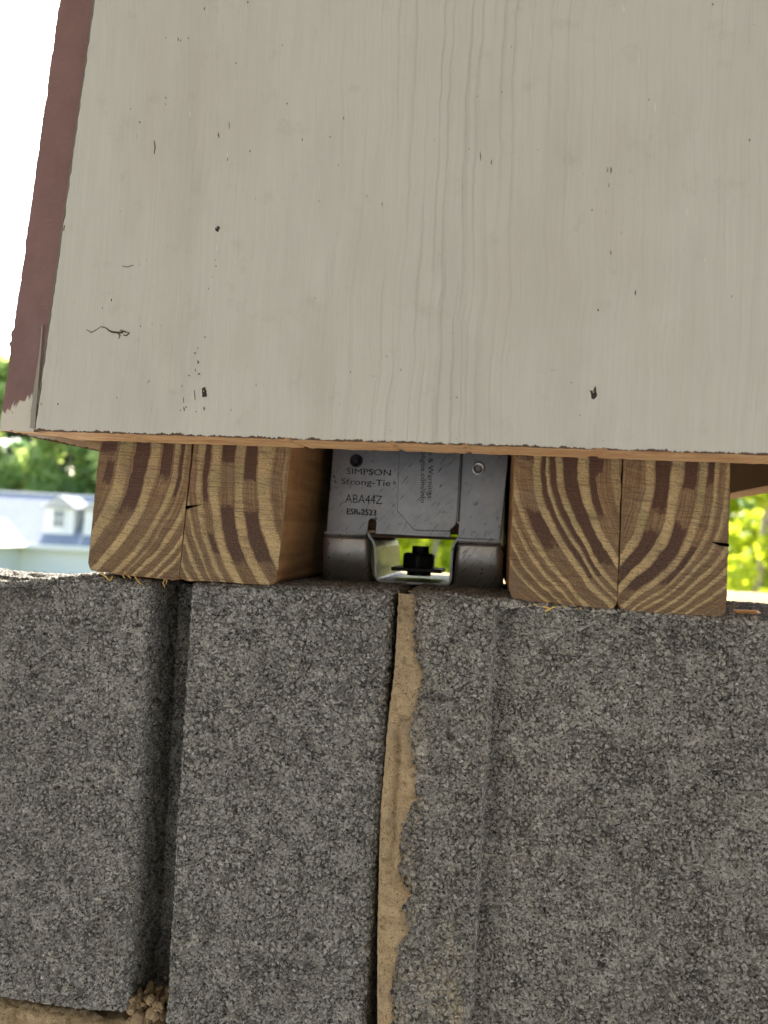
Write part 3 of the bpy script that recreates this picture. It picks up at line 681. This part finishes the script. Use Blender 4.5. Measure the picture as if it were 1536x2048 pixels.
for i, (a, b, l_, w_) in enumerate([(356, 78, 6, 2.2), (361, 81, 5, 2.2), (332, 75, 3, 3), (376, 76, 4, 2), (331, 195, 2, 4), (331, 208, 3, 2), (261, 217, 2, 2), (471, 126, 3, 3), (409, 17, 6, 3), (437, 270, 10, 3), (458, 250, 14, 2), (455, 318, 8, 2), (279, 244, 3, 4),
        (687, 236, 6, 3), (496, 4, 4, 5), (574, 207, 3, 3), (605, 279, 5, 3), (500, 302, 4, 4), (660, 274, 2, 3), (677, 330, 2, 3), (638, 402, 3, 2), (564, 90, 2, 2), (1023, 93, 3, 2), (1004, 184, 3, 3), (954, 192, 2, 2), (1298, 199, 3, 3), (1426, 8, 4, 4), (1222, 340, 12, 3), (1218, 370, 9, 2), (961, 312, 18, 3), (983, 324, 10, 2),
        (701, 744, 4, 3), (512, 770, 4, 2), (630, 596, 2, 2), (396, 696, 4, 2), (389, 706, 3, 7), (396, 724, 7, 4), (390, 740, 6, 2), (378, 751, 2, 6), (397, 748, 2, 8), (364, 772, 5, 2), (367, 800, 11, 2), (389, 790, 20, 1.5), (368, 818, 8, 4), (372, 814, 4, 3), (360, 820, 3, 2), (392, 823, 3, 2), (408, 817, 7, 5), (281, 652, 3, 2), (304, 648, 2, 1.5), (410, 674, 3, 4), (223, 600, 5, 2), (205, 616, 3, 2), (432, 532, 3, 3), (430, 520, 2, 2), (417, 577, 3, 2), (82, 808, 5, 2), (115, 808, 4, 3), (462, 820, 3, 2), (233, 795, 4, 2),
        (1196, 620, 5, 3), (1222, 505, 9, 3), (1184, 420, 4, 3), (1271, 585, 10, 3), (1104, 740, 2, 2), (1143, 765, 2, 4), (1160, 830, 2, 2), (1206, 881, 2, 2), (1111, 740, 2, 2), (938, 297, 2, 2), (1076, 299, 2, 2), (1463, 593, 5, 2), (1499, 280, 5, 3)]):
    streak([(a + rnd.uniform(-1, 1), b - l_ / 2), (a + rnd.uniform(-.8, .8), b), (a + rnd.uniform(-1, 1), b + l_ / 2)], [w_ * .3, w_ * .8, w_ * .4], M_nick if i % 3 else M_hole, 'paint_nick')
for a, b, l_, w_ in [(1247, 18, 18, 6), (1278, 118, 34, 3), (1286, 146, 14, 3), (1310, 215, 22, 5), (1341, 310, 26, 2), (1375, 425, 22, 3), (1392, 445, 9, 2), (1410, 520, 14, 2), (434, 497, 13, 6), (421, 628, 13, 4), (825, 822, 32, 2), (380, 228, 14, 3), (455, 310, 12, 4), (1060, 60, 90, 1.5), (1198, 268, 2, 3), (433, 510, 5, 3)]:
    streak([(a - l_ * .04, b - l_ / 2), (a, b), (a + l_ * .05, b + l_ / 2)], [w_ * .3, w_, w_ * .3], M_putty, 'paint_run')
# ------------------------------------------------------------------ post, post base, anchor bolt
bx0, bx1 = P(652, 1062, VBR)[0], P(1003, 1070, VBR)[0]
zpl = P(700, 1064, VBR)[2]
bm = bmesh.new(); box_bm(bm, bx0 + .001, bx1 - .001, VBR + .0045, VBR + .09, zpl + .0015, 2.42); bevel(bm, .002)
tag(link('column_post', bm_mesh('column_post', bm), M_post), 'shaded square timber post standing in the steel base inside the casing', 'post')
base = tag(empty('post_base', ((bx0 + bx1) / 2, VBR + .045, 1.0)), 'stamped galvanised steel post base between the two pairs of boards', 'post base')
def bp(a, b, y=VBR): p_ = P(a, b, y); return (p_[0], p_[2])
ZT = 1.12
def up_to(pt, pt2, z=ZT):   # extend an edge line from pt2 through pt up to height z
    (x1, z1), (x0, z0) = bp(*pt), bp(*pt2); t = (z - z0) / (z1 - z0); return (x0 + (x1 - x0) * t, z)
def arc(cx, cz, r, a0, a1, n_=6): return [(cx + r * cos(rad(a0 + (a1 - a0) * i / n_)), cz + r * sin(rad(a0 + (a1 - a0) * i / n_))) for i in range(n_ + 1)]
def slot(cx_px, top_px, bot_px, w_px):
    (xa, zb_), (xb, _) = bp(cx_px - w_px / 2, bot_px), bp(cx_px + w_px / 2, bot_px); zt = bp(cx_px, top_px)[1]; r = (xb - xa) / 2
    return [(xa, zb_)] + arc((xa + xb) / 2 + .0002, zt - r, r, 180, 0) + [(xb, zb_)]
# front plate with its two relief slots
out = [bp(652, 1066)] + slot(742, 1038, 1068, 15) + slot(908, 1045, 1076, 15) + [bp(1001, 1082), up_to((1017, 915), (1001, 1082)), up_to((665, 905), (652, 1066))]
bm = prism(out, VBR, VBR + .0022, .0004); keep(link('front_plate', bm_mesh('front_plate', bm), M_steel), base)
# folded tongue lapped over the plate
out = [bp(795, 1022), bp(829, 1060.5), bp(898, 1063), bp(912, 1050), bp(914, 1040), up_to((921, 915), (914, 1040)), up_to((798, 905), (795, 1022))]
bm = prism(out, VBR - .0011, VBR - .0001, .0003); keep(link('tongue_plate', bm_mesh('tongue_plate', bm), M_steel), base)
# dark raised strip painting in the groove shade beside the tongue
out = [bp(916, 1044), bp(919, 1044), up_to((926, 915), (919, 1044)), up_to((922, 915), (916, 1044))]
bm = prism(out, VBR - .0004, VBR - .00005); keep(link('crease', bm_mesh('crease', bm), M_edge_steel), base)
# rolled bottom lips of the plate
def lip(a0, b0, a1, b1):
    p0, p1 = P(a0, b0, VBR + .002), P(a1, b1, VBR + .002); bmx = bmesh.new()
    prof = [(.0022 * cos(rad(t)), .0022 * sin(rad(t))) for t in (180, 205, 230, 255, 270)] + [(.03, -.0022), (.03, -.0008), (0, -.0008)]
    r0_ = [bmx.verts.new((p0[0], p0[1] + a, p0[2] + b)) for a, b in prof]; r1_ = [bmx.verts.new((p1[0], p1[1] + a, p1[2] + b)) for a, b in prof]
    for i in range(len(prof)): bmx.faces.new((r0_[i], r1_[i], r1_[(i + 1) % len(prof)], r0_[(i + 1) % len(prof)]))
    bmx.faces.new(r0_); bmx.faces.new(r1_[::-1]); bmesh.ops.recalc_face_normals(bmx, faces=bmx.faces)
    keep(link('rolled_lip', bm_mesh('rolled_lip', bmx, False), M_steel2), base)
lip(651, 1063, 733, 1066); lip(917, 1077, 1000, 1081)
# web above the opening, brown with rust
out = [bp(737, 1068), bp(915, 1074), bp(915, 1080), bp(737, 1074)]
n = NT('rusty_web'); M_rust = n.out(n.mix(n.noise(n.tc.outputs['Object'], 300, 4), (.05, .03, .02, 1), (.16, .09, .06, 1)), .6, metal=.4)
bm = prism(out, VBR + .001, VBR + .075); keep(link('web_plate', bm_mesh('web_plate', bm), M_rust), base)
# standoff feet, front and rear pairs: folded sheet with rounded upright corners
def foot(q, y0, y1, name='standoff_foot', m=M_steel2):
    b_ = [bp(*a) for a in q]; bmx = bmesh.new()
    vs = [bmx.verts.new((x, y, z)) for y in (y0, y1) for x, z in b_]
    for a in ((0, 1, 2, 3), (7, 6, 5, 4), (0, 4, 5, 1), (1, 5, 6, 2), (2, 6, 7, 3), (3, 7, 4, 0)): bmx.faces.new([vs[i] for i in a])
    bmesh.ops.recalc_face_normals(bmx, faces=bmx.faces)
    bmesh.ops.bevel(bmx, geom=[e for e in bmx.edges if abs(e.verts[0].co.z - e.verts[1].co.z) > .01 and e.verts[0].co.y < y0 + .001], offset=.0036, segments=6, affect='EDGES', profile=.5)
    bmesh.ops.bevel(bmx, geom=[e for e in bmx.edges if e.verts[0].co.z > 1.015 and e.verts[1].co.z > 1.015 and abs(e.verts[0].co.y - e.verts[1].co.y) < .006], offset=.0009, segments=3, affect='EDGES', profile=.5)
    me = bm_mesh(name, bmx, True); 
    o = link(name, me, m); o.data.shade_smooth() if hasattr(o.data, 'shade_smooth') else None
    return keep(o, base)
fl_ = [(643, 1161), (741, 1166), (737, 1077), (645, 1072)]; fr_ = [(905, 1178), (1006, 1182), (1008, 1092), (913, 1088)]
foot(fl_, VBR - .001, VBR + .014); foot(fr_, VBR - .001, VBR + .014)
foot([(a, b) for a, b in fl_], VBR + .068, VBR + .082); foot([(a - 9, b) for a, b in fr_], VBR + .068, VBR + .082)
# U channel between the feet, sheet seen edge-on
def offs(poly, d):
    r = []
    for i, p_ in enumerate(poly):
        a = np.array(poly[max(i - 1, 0)]); b = np.array(poly[min(i + 1, len(poly) - 1)]); t = (b - a) / np.linalg.norm(b - a); r.append((p_[0] - t[1] * d, p_[1] + t[0] * d))
    return r
path = [(734, 1067), (737, 1075), (744, 1084), (747, 1094), (748, 1110), (749, 1150), (751, 1158), (756, 1163), (766, 1166), (830, 1169), (886, 1172), (895, 1171), (901, 1166), (903, 1158), (905, 1120), (907, 1098), (910, 1088), (916, 1081), (919, 1076)]
pw_ = [bp(a, b) for a, b in path]; inn = offs(pw_, .0010)
bmx = bmesh.new()
rings = []
for y in (VBR + .0005, VBR + .072):
    rings.append([bmx.verts.new((x, y, z)) for x, z in pw_ + inn[::-1]])
m_ = len(rings[0])
for i in range(m_): bmx.faces.new((rings[0][i], rings[1][i], rings[1][(i + 1) % m_], rings[0][(i + 1) % m_]))
k = len(pw_)
for rg in rings:
    for i in range(k - 1): bmx.faces.new((rg[i], rg[i + 1], rg[m_ - 2 - i], rg[m_ - 1 - i]))
bmesh.ops.recalc_face_normals(bmx, faces=bmx.faces)
keep(link('channel', bm_mesh('channel', bmx), M_steel), base)
# screw heads
def screw(cx, cy, m, s_):
    c_ = P(cx, cy, VBR); bmx = bmesh.new(); R0 = .0033 * s_
    prof = [(0, .0001), (R0 * .45, .0002), (R0 * .6, .0010), (R0 * .85, .0013), (R0 * .97, .0010), (R0, .0002), (R0, -.0005)]
    N = 20; rr = []
    for r, h in prof: rr.append([bmx.verts.new((c_[0] + max(r, 1e-6) * cos(2 * math.pi * i / N), VBR - h, c_[2] + max(r, 1e-6) * sin(2 * math.pi * i / N))) for i in range(N)])
    for a, b in zip(rr[:-1], rr[1:]):
        for i in range(N): bmx.faces.new((a[i], a[(i + 1) % N], b[(i + 1) % N], b[i]))
    bmx.faces.new(rr[0][::-1]); bmesh.ops.recalc_face_normals(bmx, faces=bmx.faces)
    sc_ = keep(link('screw_head', bm_mesh('screw_head', bmx, True), m), base)
    bmx = bmesh.new()
    for dx, dz, a, b in ((0, 0, .0013, .0004), (0, .0008, .0011, .0003), (0, -.0008, .0011, .0003), (.0009, 0, .0003, .0011)):
        box_bm(bmx, c_[0] + (dx - a) * s_, c_[0] + (dx + a) * s_, VBR - .0008, VBR, c_[2] + (dz - b) * s_, c_[2] + (dz + b) * s_)
    e = link('head_mark', bm_mesh('head_mark', bmx), M_edge_steel if m is M_bolt else M_steel); keep(e, sc_)
screw(713, 922, M_bolt, .88); screw(957, 937, M_steel2, .88)
# stamped lettering
def text(s_, px, py, hpx, rot=0, wide=1.0, y=VBR, bold=0.0, depth=.0002, slope=.045):
    cu = bpy.data.curves.new('lettering', 'FONT'); cu.body = s_; cu.size = 1; cu.extrude = .012; cu.offset = bold; cu.resolution_u = 3
    to = bpy.data.objects.new('tmp', cu); COL.objects.link(to); bpy.context.view_layer.update()
    me = bpy.data.meshes.new_from_object(to.evaluated_get(bpy.context.evaluated_depsgraph_get())); bpy.data.objects.remove(to)
    k_ = hpx * VBR / .985 / F / .72; c_ = P(px, py, y - .00016)
    ca, sa = cos(rot), sin(rot); M = Matrix(((ca * k_ * wide, -sa * k_, 0, c_[0]), (0, 0, -k_ * .5, c_[1]), (sa * k_ * wide, ca * k_, 0, c_[2]), (0, 0, 0, 1)))
    me.transform(M); return keep(link('lettering', me, M_letter), base)
text('SIMPSON', 692, 948, 12.5, wide=1.32, bold=-.004)
text('Strong-Tie', 681, 968, 12.5, wide=1.38, bold=-.002); text('\u00ae', 786, 969, 6.5, bold=0)
text('ABA44Z', 690, 1005, 18, wide=.86, bold=-.006)
text('ESR-2523', 692, 1028, 12, wide=.96, bold=.004); text('ESR-2523', 692.8, 1028.4, 12, wide=.96, bold=.004, y=VBR - .00005)
text('Use & Warnings:', 857.5, 884, 10.5, rot=-rad(88), wide=1.16, y=VBR - .0011, bold=.0)
text('strongtie.com/info', 843, 883, 10.5, rot=-rad(88), wide=1.13, y=VBR - .0011, bold=.0)
# two small pry marks left of the letters
for a, b in ((667, 950), (669, 960)):
    bmx = prism([bp(a, b), bp(a + 4, b + 5), bp(a + 3, b + 6.5), bp(a - 1, b + 2)], VBR - .0002, VBR); keep(link('pry_mark', bm_mesh('pry_mark', bmx), M_letter), base)
# anchor bolt, its backlit silhouette painted in as a near-black colour
VN = VBR + .035
ab = tag(empty('anchor_bolt', (float(P(838, 1155, VN)[0]), VN, 1.004)), 'black anchor bolt with heavy nut and flat washer inside the steel channel', 'anchor bolt')
kx = VN / F
def cyl(name, px0, px1, py0, py1, n_, m, parent, rot=0, bev=.0006):
    a, b = P(px0, (py0 + py1) / 2, VN), P(px1, (py0 + py1) / 2, VN); zt, zb_ = P((px0 + px1) / 2, py0, VN)[2], P((px0 + px1) / 2, py1, VN)[2]
    r = (b[0] - a[0]) / 2; cx = (a[0] + b[0]) / 2; bmx = bmesh.new()
    if n_ == 6: r = r / cos(rad(0 if rot else 30)) if False else r
    bmesh.ops.create_cone(bmx, cap_ends=True, segments=n_, radius1=r, radius2=r, depth=zt - zb_, matrix=Matrix.Translation((cx, VN, (zt + zb_) / 2)) @ Matrix.Rotation(rot, 4, 'Z'))
    bmesh.ops.bevel(bmx, geom=[e for e in bmx.edges], offset=bev, segments=2, affect='EDGES', profile=.5)
    return keep(link(name, bm_mesh(name, bmx), m), parent)
cyl('threaded_rod', 823, 857, 1092, 1150, 20, M_bolt, ab, bev=.0004); cyl('hex_nut', 803, 873, 1106, 1142, 6, M_bolt, ab, rot=0, bev=.0013)
cyl('nut_collar', 814, 862, 1140, 1151, 24, M_bolt, ab, bev=.0004)
a_, b_ = P(789, 1152, VN), P(886, 1157, VN)
bmx = bmesh.new(); box_bm(bmx, a_[0], b_[0], VN - .012, VN + .012, 1.0057, 1.0075); bevel(bmx, .0004); keep(link('square_washer', bm_mesh('square_washer', bmx), M_bolt), ab)
bm = bmesh.new()
for k in range(260):
    a = rnd.random()
    zt_ = 1.0005
    if a < .3: continue
    elif a < .7: x, y = rnd.uniform(.078, .13), VB + rnd.uniform(.003, .085); zt_ = 1.0019 - (x + .0375) * .0137
    else: x, y = rnd.uniform(-.09, .0), VB + rnd.uniform(.004, .04)
    rr_ = rnd.choice((.0004, .0005, .0007, .0010)) * rnd.uniform(.7, 1.3)
    bmesh.ops.create_icosphere(bm, subdivisions=1, radius=rr_, matrix=Matrix.Translation((x, y, zt_)) @ Matrix.Rotation(rnd.random() * 6, 4, 'X') @ Matrix.Diagonal((rnd.uniform(.8, 1.8), 1, .7, 1)))
tag(link('sawdust_and_grit', bm_mesh('sawdust_and_grit', bm), flat('pale_grit', (.42, .36, .26), .95)), kind='stuff')
# orange wood chip on the block top, right
p_ = P(1460, 1219, VB + .022)
vs = [(0, 0, 0), (.010, .003, .0002), (.011, .006, .0012), (.001, .005, .0006), (0, 0, .0016), (.0085, .003, .0019), (.0095, .0055, .0022), (.001, .005, .0020)]
tag(link('wood_chip', mesh('wood_chip', [(p_[0] + a, p_[1] + b - .006, .9995 + c) for a, b, c in vs], [(3, 2, 1, 0), (4, 5, 6, 7), (0, 1, 5, 4), (1, 2, 6, 5), (2, 3, 7, 6), (3, 0, 4, 7)]), M_chipw), 'small orange wood chip on the block top beside the rightmost board', 'wood chip')

# ------------------------------------------------------------------ house across the yard
rgt = np.array([cos(PSI), sin(PSI), 0]); fwd = np.array([-sin(PSI), cos(PSI), 0])
HD = 45.0
def hp(x, y, D=HD): return PD(x, y, D)
hc = hp(100, 1090); hang = PSI
n = NT('roof_shingles'); co = n.tc.outputs['Object']
br = n.node('ShaderNodeTexBrick'); n.set(br.inputs['Vector'], n.map(co, (1, 1, 1), rot=(rad(90), 0, 0))); br.inputs['Scale'].default_value = 2.2
n.set(br.inputs['Color1'], (.17, .21, .27, 1)); n.set(br.inputs['Color2'], (.24, .28, .34, 1)); n.set(br.inputs['Mortar'], (.10, .12, .16, 1)); br.inputs['Mortar Size'].default_value = .02
M_roof = n.out(n.mix(.6, br.outputs[0], n.mix(n.noise(co, 1.1, 6, .7), (.17, .20, .235, 1), (.30, .33, .37, 1))), .85)
n = NT('white_siding'); co = n.tc.outputs['Object']
M_white = n.out(n.mix(n.noise(co, 3, 4), (.74, .74, .72, 1), (.82, .82, .80, 1)), .6, n.bump(n.noise(n.comb(0, 0, n.math('MULTIPLY', n.sep(co)[2], 6)), 1, 0), .01))
n = NT('window_glass'); M_glass = n.out((.10, .16, .18, 1), .08, spec=.8)
house = tag(empty('house', tuple(hc - np.array([0, 0, hc[2] - float(ground_z(hc[1]))])), hang), 'white house with blue grey shingle roof and gabled dormers beyond the yard', 'house')
# local frame: x right, y away, z up from the ground
gz = float(ground_z(hc[1])); S = HD / F
def lx(px, D=HD): return (px - 100) * D / F
def lz(px, py, D=HD):   # height over house ground of a pixel at depth D
    return float(hp(px, py, D)[2]) - gz
ez, rz_ = lz(100, 1090), lz(100, 991) * 1.0
RD = 4.2; rz_ = lz(100, 989, HD + RD)
def part(name, bmx, m, parent=house, smooth=False):
    bmesh.ops.recalc_face_normals(bmx, faces=bmx.faces); return link(name, bm_mesh(name, bmx, smooth), m, parent)
bm = bmesh.new(); box_bm(bm, -14, 9, .4, 8.2, -.3, ez - .15); part('wall', bm, M_white)
bm = bmesh.new()
v = [bm.verts.new(p_) for p_ in ((-14.5, 0, ez), (9.5, 0, ez), (9.5, RD, rz_), (-14.5, RD, rz_), (-14.5, 2 * RD + .4, ez), (9.5, 2 * RD + .4, ez))]
bm.faces.new((v[0], v[1], v[2], v[3])); bm.faces.new((v[3], v[2], v[5], v[4])); bm.faces.new((v[0], v[3], v[4])); bm.faces.new((v[1], v[5], v[2])); bm.faces.new((v[0], v[4], v[5], v[1]))
roof = part('roof', bm, M_roof)
bm = bmesh.new(); box_bm(bm, -14.5, 9.5, -.08, 0.02, ez - .28, ez + .02); part('fascia', bm, M_white)
bm = bmesh.new(); box_bm(bm, -14.5, 9.5, RD - .12, RD + .12, rz_ - .04, rz_ + .08); part('ridge_cap', bm, M_white)
slope = (rz_ - ez) / RD
def dormer(pxc):
    x = lx(pxc); D = HD + 1.0; k_ = D / F
    zb_ = ez + slope * .9; zt = zb_ + 2.05 * .95; wd = 1.8
    bm = bmesh.new(); box_bm(bm, x - wd / 2, x + wd / 2, .9, 3.4, zb_ - .3, zt - .35); dw = part('dormer', bm, M_white)
    bm = bmesh.new()   # gabled roof
    e_, t_ = zt - .38, zt + .42
    pts = [(x - wd / 2 - .28, .7, e_), (x + wd / 2 + .28, .7, e_), (x, .7, t_), (x - wd / 2 - .28, 4.1, e_), (x + wd / 2 + .28, 4.1, e_), (x, 4.1, t_)]
    v = [bm.verts.new(p_) for p_ in pts]
    for a in ((0, 2, 5, 3), (2, 1, 4, 5), (0, 3, 4, 1), (0, 1, 2), (3, 5, 4)): bm.faces.new([v[i] for i in a])
    part('dormer_roof', bm, M_roof, dw)
    bm = bmesh.new()
    v = [bm.verts.new(p_) for p_ in ((x - wd / 2 - .2, .66, e_ + .06), (x + wd / 2 + .2, .66, e_ + .06), (x, .66, t_ - .07))]; bm.faces.new(v)
    bmesh.ops.solidify(bm, geom=list(bm.faces), thickness=.03); part('pediment', bm, M_white, dw)
    wx, wz0, wz1 = .30, zb_ + .42, zt - .50
    bm = bmesh.new()
    for a in ((x - wx - .1, x - wx, wz0 - .1, wz1 + .1), (x + wx, x + wx + .1, wz0 - .1, wz1 + .1), (x - wx, x + wx, wz1, wz1 + .1), (x - wx, x + wx, wz0 - .1, wz0), (x - .025, x + .025, wz0, wz1), (x - wx, x + wx, (wz0 + wz1) / 2 - .03, (wz0 + wz1) / 2 + .03)):
        box_bm(bm, a[0], a[1], .82, .90, a[2], a[3])
    part('window_frame', bm, M_white, dw)
    bm = bmesh.new(); box_bm(bm, x - wx, x + wx, .86, .895, wz0, wz1); part('pane', bm, M_glass, dw)
for q in (102, 183, 264, -190): dormer(q)
# front gable wing at the left
gx_ = lx(-22); gw = 2.0; yz = lz(0, 1094, HD - 3)
bm = bmesh.new(); box_bm(bm, gx_ - gw, gx_ + gw * .85, -3, .4, -.3, ez - .05); wing = part('front_wing', bm, M_white)
bm = bmesh.new(); t_ = ez + 1.35
pts = [(gx_ - gw - .4, -3.3, ez - .12), (gx_ + gw + .4, -3.3, ez - .12), (gx_, -3.3, t_), (gx_ - gw - .4, 1.5, ez - .12), (gx_ + gw + .4, 1.5, ez - .12), (gx_, 2.5, t_)]
v = [bm.verts.new(p_) for p_ in pts]
for a in ((0, 2, 5, 3), (2, 1, 4, 5), (0, 3, 4, 1), (0, 1, 2), (3, 5, 4)): bm.faces.new([v[i] for i in a])
part('gable_roof', bm, M_white, wing)
def hwin(x, y, z0, z1, wx, parent):
    bm = bmesh.new()
    for a in ((x - wx - .1, x - wx, z0 - .1, z1 + .1), (x + wx, x + wx + .1, z0 - .1, z1 + .1), (x - wx, x + wx, z1, z1 + .1), (x - wx, x + wx, z0 - .1, z0), (x - .02, x + .02, z0, z1)): box_bm(bm, a[0], a[1], y - .07, y, a[2], a[3])
    fr = part('window', bm, M_white, parent)
    bm = bmesh.new(); box_bm(bm, x - wx, x + wx, y - .05, y - .005, z0, z1); part('pane', bm, M_glass, fr if parent is house else parent)
hwin(lx(2), -3, .9, 2.1, .35, wing)
for q in (75, 150, 230): hwin(lx(q), .4, .9, 2.1, .5, house)

# ------------------------------------------------------------------ trees
def mat_leaf(name, a, b):
    n = NT(name); co = n.tc.outputs['Object']
    c = n.mix(n.noise(co, .9, 3), (*a, 1), (*b, 1)); n.b.inputs['Roughness'].default_value = .6
    n.set(n.b.inputs['Base Color'], c)
    tr = n.node('ShaderNodeBsdfTranslucent'); n.set(tr.inputs[0], n.mix(.5, c, (min(1, b[0] * 3), min(1, b[1] * 2.4), b[2] * 1.6, 1)))
    mx = n.node('ShaderNodeMixShader'); mx.inputs[0].default_value = .62
    n.t.links.new(n.b.outputs[0], mx.inputs[1]); n.t.links.new(tr.outputs[0], mx.inputs[2]); n.t.links.new(mx.outputs[0], n.n['Material Output'].inputs[0])
    return n.m
M_leafg = mat_leaf('green_leaves', (.15, .28, .12), (.30, .44, .18))
M_leafd = mat_leaf('dark_leaves', (.05, .13, .085), (.12, .23, .13))
M_leafy = mat_leaf('yellow_green_leaves', (.20, .30, .025), (.32, .42, .04))
M_bark = flat('pale_bark', (.30, .27, .22), .9)
def crown_mesh(name, H, R, nleaf, leaf, seed, lowf=.18):
    r = np.random.default_rng(seed); cs = []
    for _ in range(34):
        t = r.uniform(lowf, .97); rr = R * math.sin(math.pi * min(1, .12 + .88 * t) ** .9) * r.uniform(.2, .95); a = r.uniform(0, 6.283)
        cs.append((rr * cos(a), rr * sin(a), H * t, R * r.uniform(.22, .42)))
    v, f = [], []
    for i in range(nleaf):
        c = cs[r.integers(len(cs))]; d = r.normal(size=3); d /= np.linalg.norm(d); q = np.array(c[:3]) + d * c[3] * r.uniform(.55, 1.05) * np.array([1, 1, .75])
        a = r.normal(size=3); a /= np.linalg.norm(a); b = np.cross(a, r.normal(size=3)); b /= np.linalg.norm(b); s_ = leaf * r.uniform(.6, 1.4)
        k_ = len(v); v += [q - a * s_ - b * s_ * .5, q + a * s_ - b * s_ * .6, q + a * s_ * .8 + b * s_ * .6, q - a * s_ * .9 + b * s_ * .5]; f.append((k_, k_ + 1, k_ + 2, k_ + 3))
    return mesh(name, v, f)
def trunk_mesh(name, H, r0, seed, bend=.3):
    r = random.Random(seed); pts = [(0, 0, -.3)]
    for i in range(1, 9): pts.append((pts[-1][0] + r.uniform(-bend, bend), pts[-1][1] + r.uniform(-bend, bend), H * .92 * i / 8))
    v, f = tube(pts, [r0 * (1 - .85 * i / 8) for i in range(9)], 8)
    for k_ in range(7):
        b0 = np.array(pts[3 + k_ % 5]); a = r.uniform(0, 6.28); L = H * r.uniform(.12, .24)
        p1 = b0 + np.array([cos(a) * L * .6, sin(a) * L * .6, L * .45]); p2 = p1 + np.array([cos(a) * L * .5, sin(a) * L * .5, L * .4])
        v2, f2 = tube([b0, p1, p2], [r0 * .35, r0 * .2, r0 * .06], 5); o_ = len(v); v += v2; f += [tuple(i + o_ for i in q) for q in f2]
    return mesh(name, v, f, True)
kinds = {}
for nm, mt, Hh, Rr, nl, lf, sd_, low in (('green', M_leafg, 19, 4.6, 5200, .34, 1, .08), ('dark', M_leafd, 20, 4.0, 5200, .32, 2, .05), ('yellow', M_leafy, 11, 3.3, 4200, .22, 3, .08), ('green2', M_leafg, 17, 4.2, 5000, .3, 4, .06), ('yellow2', M_leafy, 9, 3.0, 3800, .2, 5, .04)):
    kinds[nm] = (crown_mesh('crown', Hh, Rr, nl, lf, sd_, low), trunk_mesh('trunk', Hh, .012 * Hh + .05, sd_, .25), mt)
    kinds[nm][0].materials.append(mt); kinds[nm][1].materials.append(M_bark)
def tree(px, D, kind, rz, s_, label, group, sub=0):
    b_ = PD(px, 1100, D); x, y = b_[0], b_[1]
    t = empty('broadleaf_tree', (x, y, float(ground_z(y)) - sub), rz); t.scale = (s_,) * 3
    link('crown', kinds[kind][0], None, t); link('trunk', kinds[kind][1], None, t)
    tag(t, label, 'tree', group)
tl = 'blurred tall green tree in the wood behind the blue grey roofed house'
for i, (px, D, kd, s_) in enumerate([(-420, 66, 'green', 1.0), (-300, 70, 'dark', 1), (-190, 64, 'green2', 1.02), (-95, 72, 'dark', 1.0), (-20, 63, 'green', .98), (55, 70, 'dark', .98), (120, 64, 'green2', .95), (185, 71, 'dark', 1.05), (235, 63, 'green', 1.0), (330, 70, 'dark', 1), (420, 66, 'green2', 1.1), (-150, 82, 'dark', 1.1), (20, 84, 'dark', 1.05), (150, 83, 'dark', 1.1), (290, 84, 'dark', 1.1)]):
    tree(px, D, kd, i * 1.3, s_, tl, 'trees behind the house')
tc_ = 'blurred bright yellow green tree glimpsed through the steel post base opening'
for i, (px, D, kd, s_) in enumerate([(700, 32, 'yellow', 1), (790, 40, 'yellow2', 1.1), (860, 31, 'yellow', .95), (930, 38, 'yellow2', 1.1), (830, 56, 'green', .8), (740, 58, 'green2', .8), (900, 60, 'green2', .8)]):
    tree(px, D, kd, i * 1.1 + .4, s_, tc_, 'trees behind the post base')
tr_ = 'blurred sunlit yellow green tree to the right of the rightmost board'
for i, (px, D, kd, s_) in enumerate([(1330, 34, 'yellow', 1), (1440, 27, 'yellow2', 1), (1510, 22, 'yellow', .9), (1590, 28, 'yellow2', 1.05), (1680, 33, 'yellow', 1), (1480, 46, 'green2', .7), (1560, 44, 'green', .75), (1800, 36, 'yellow2', 1.1)]):
    tree(px, D, kd, i * .9 + .2, s_, tr_, 'trees right of the boards')
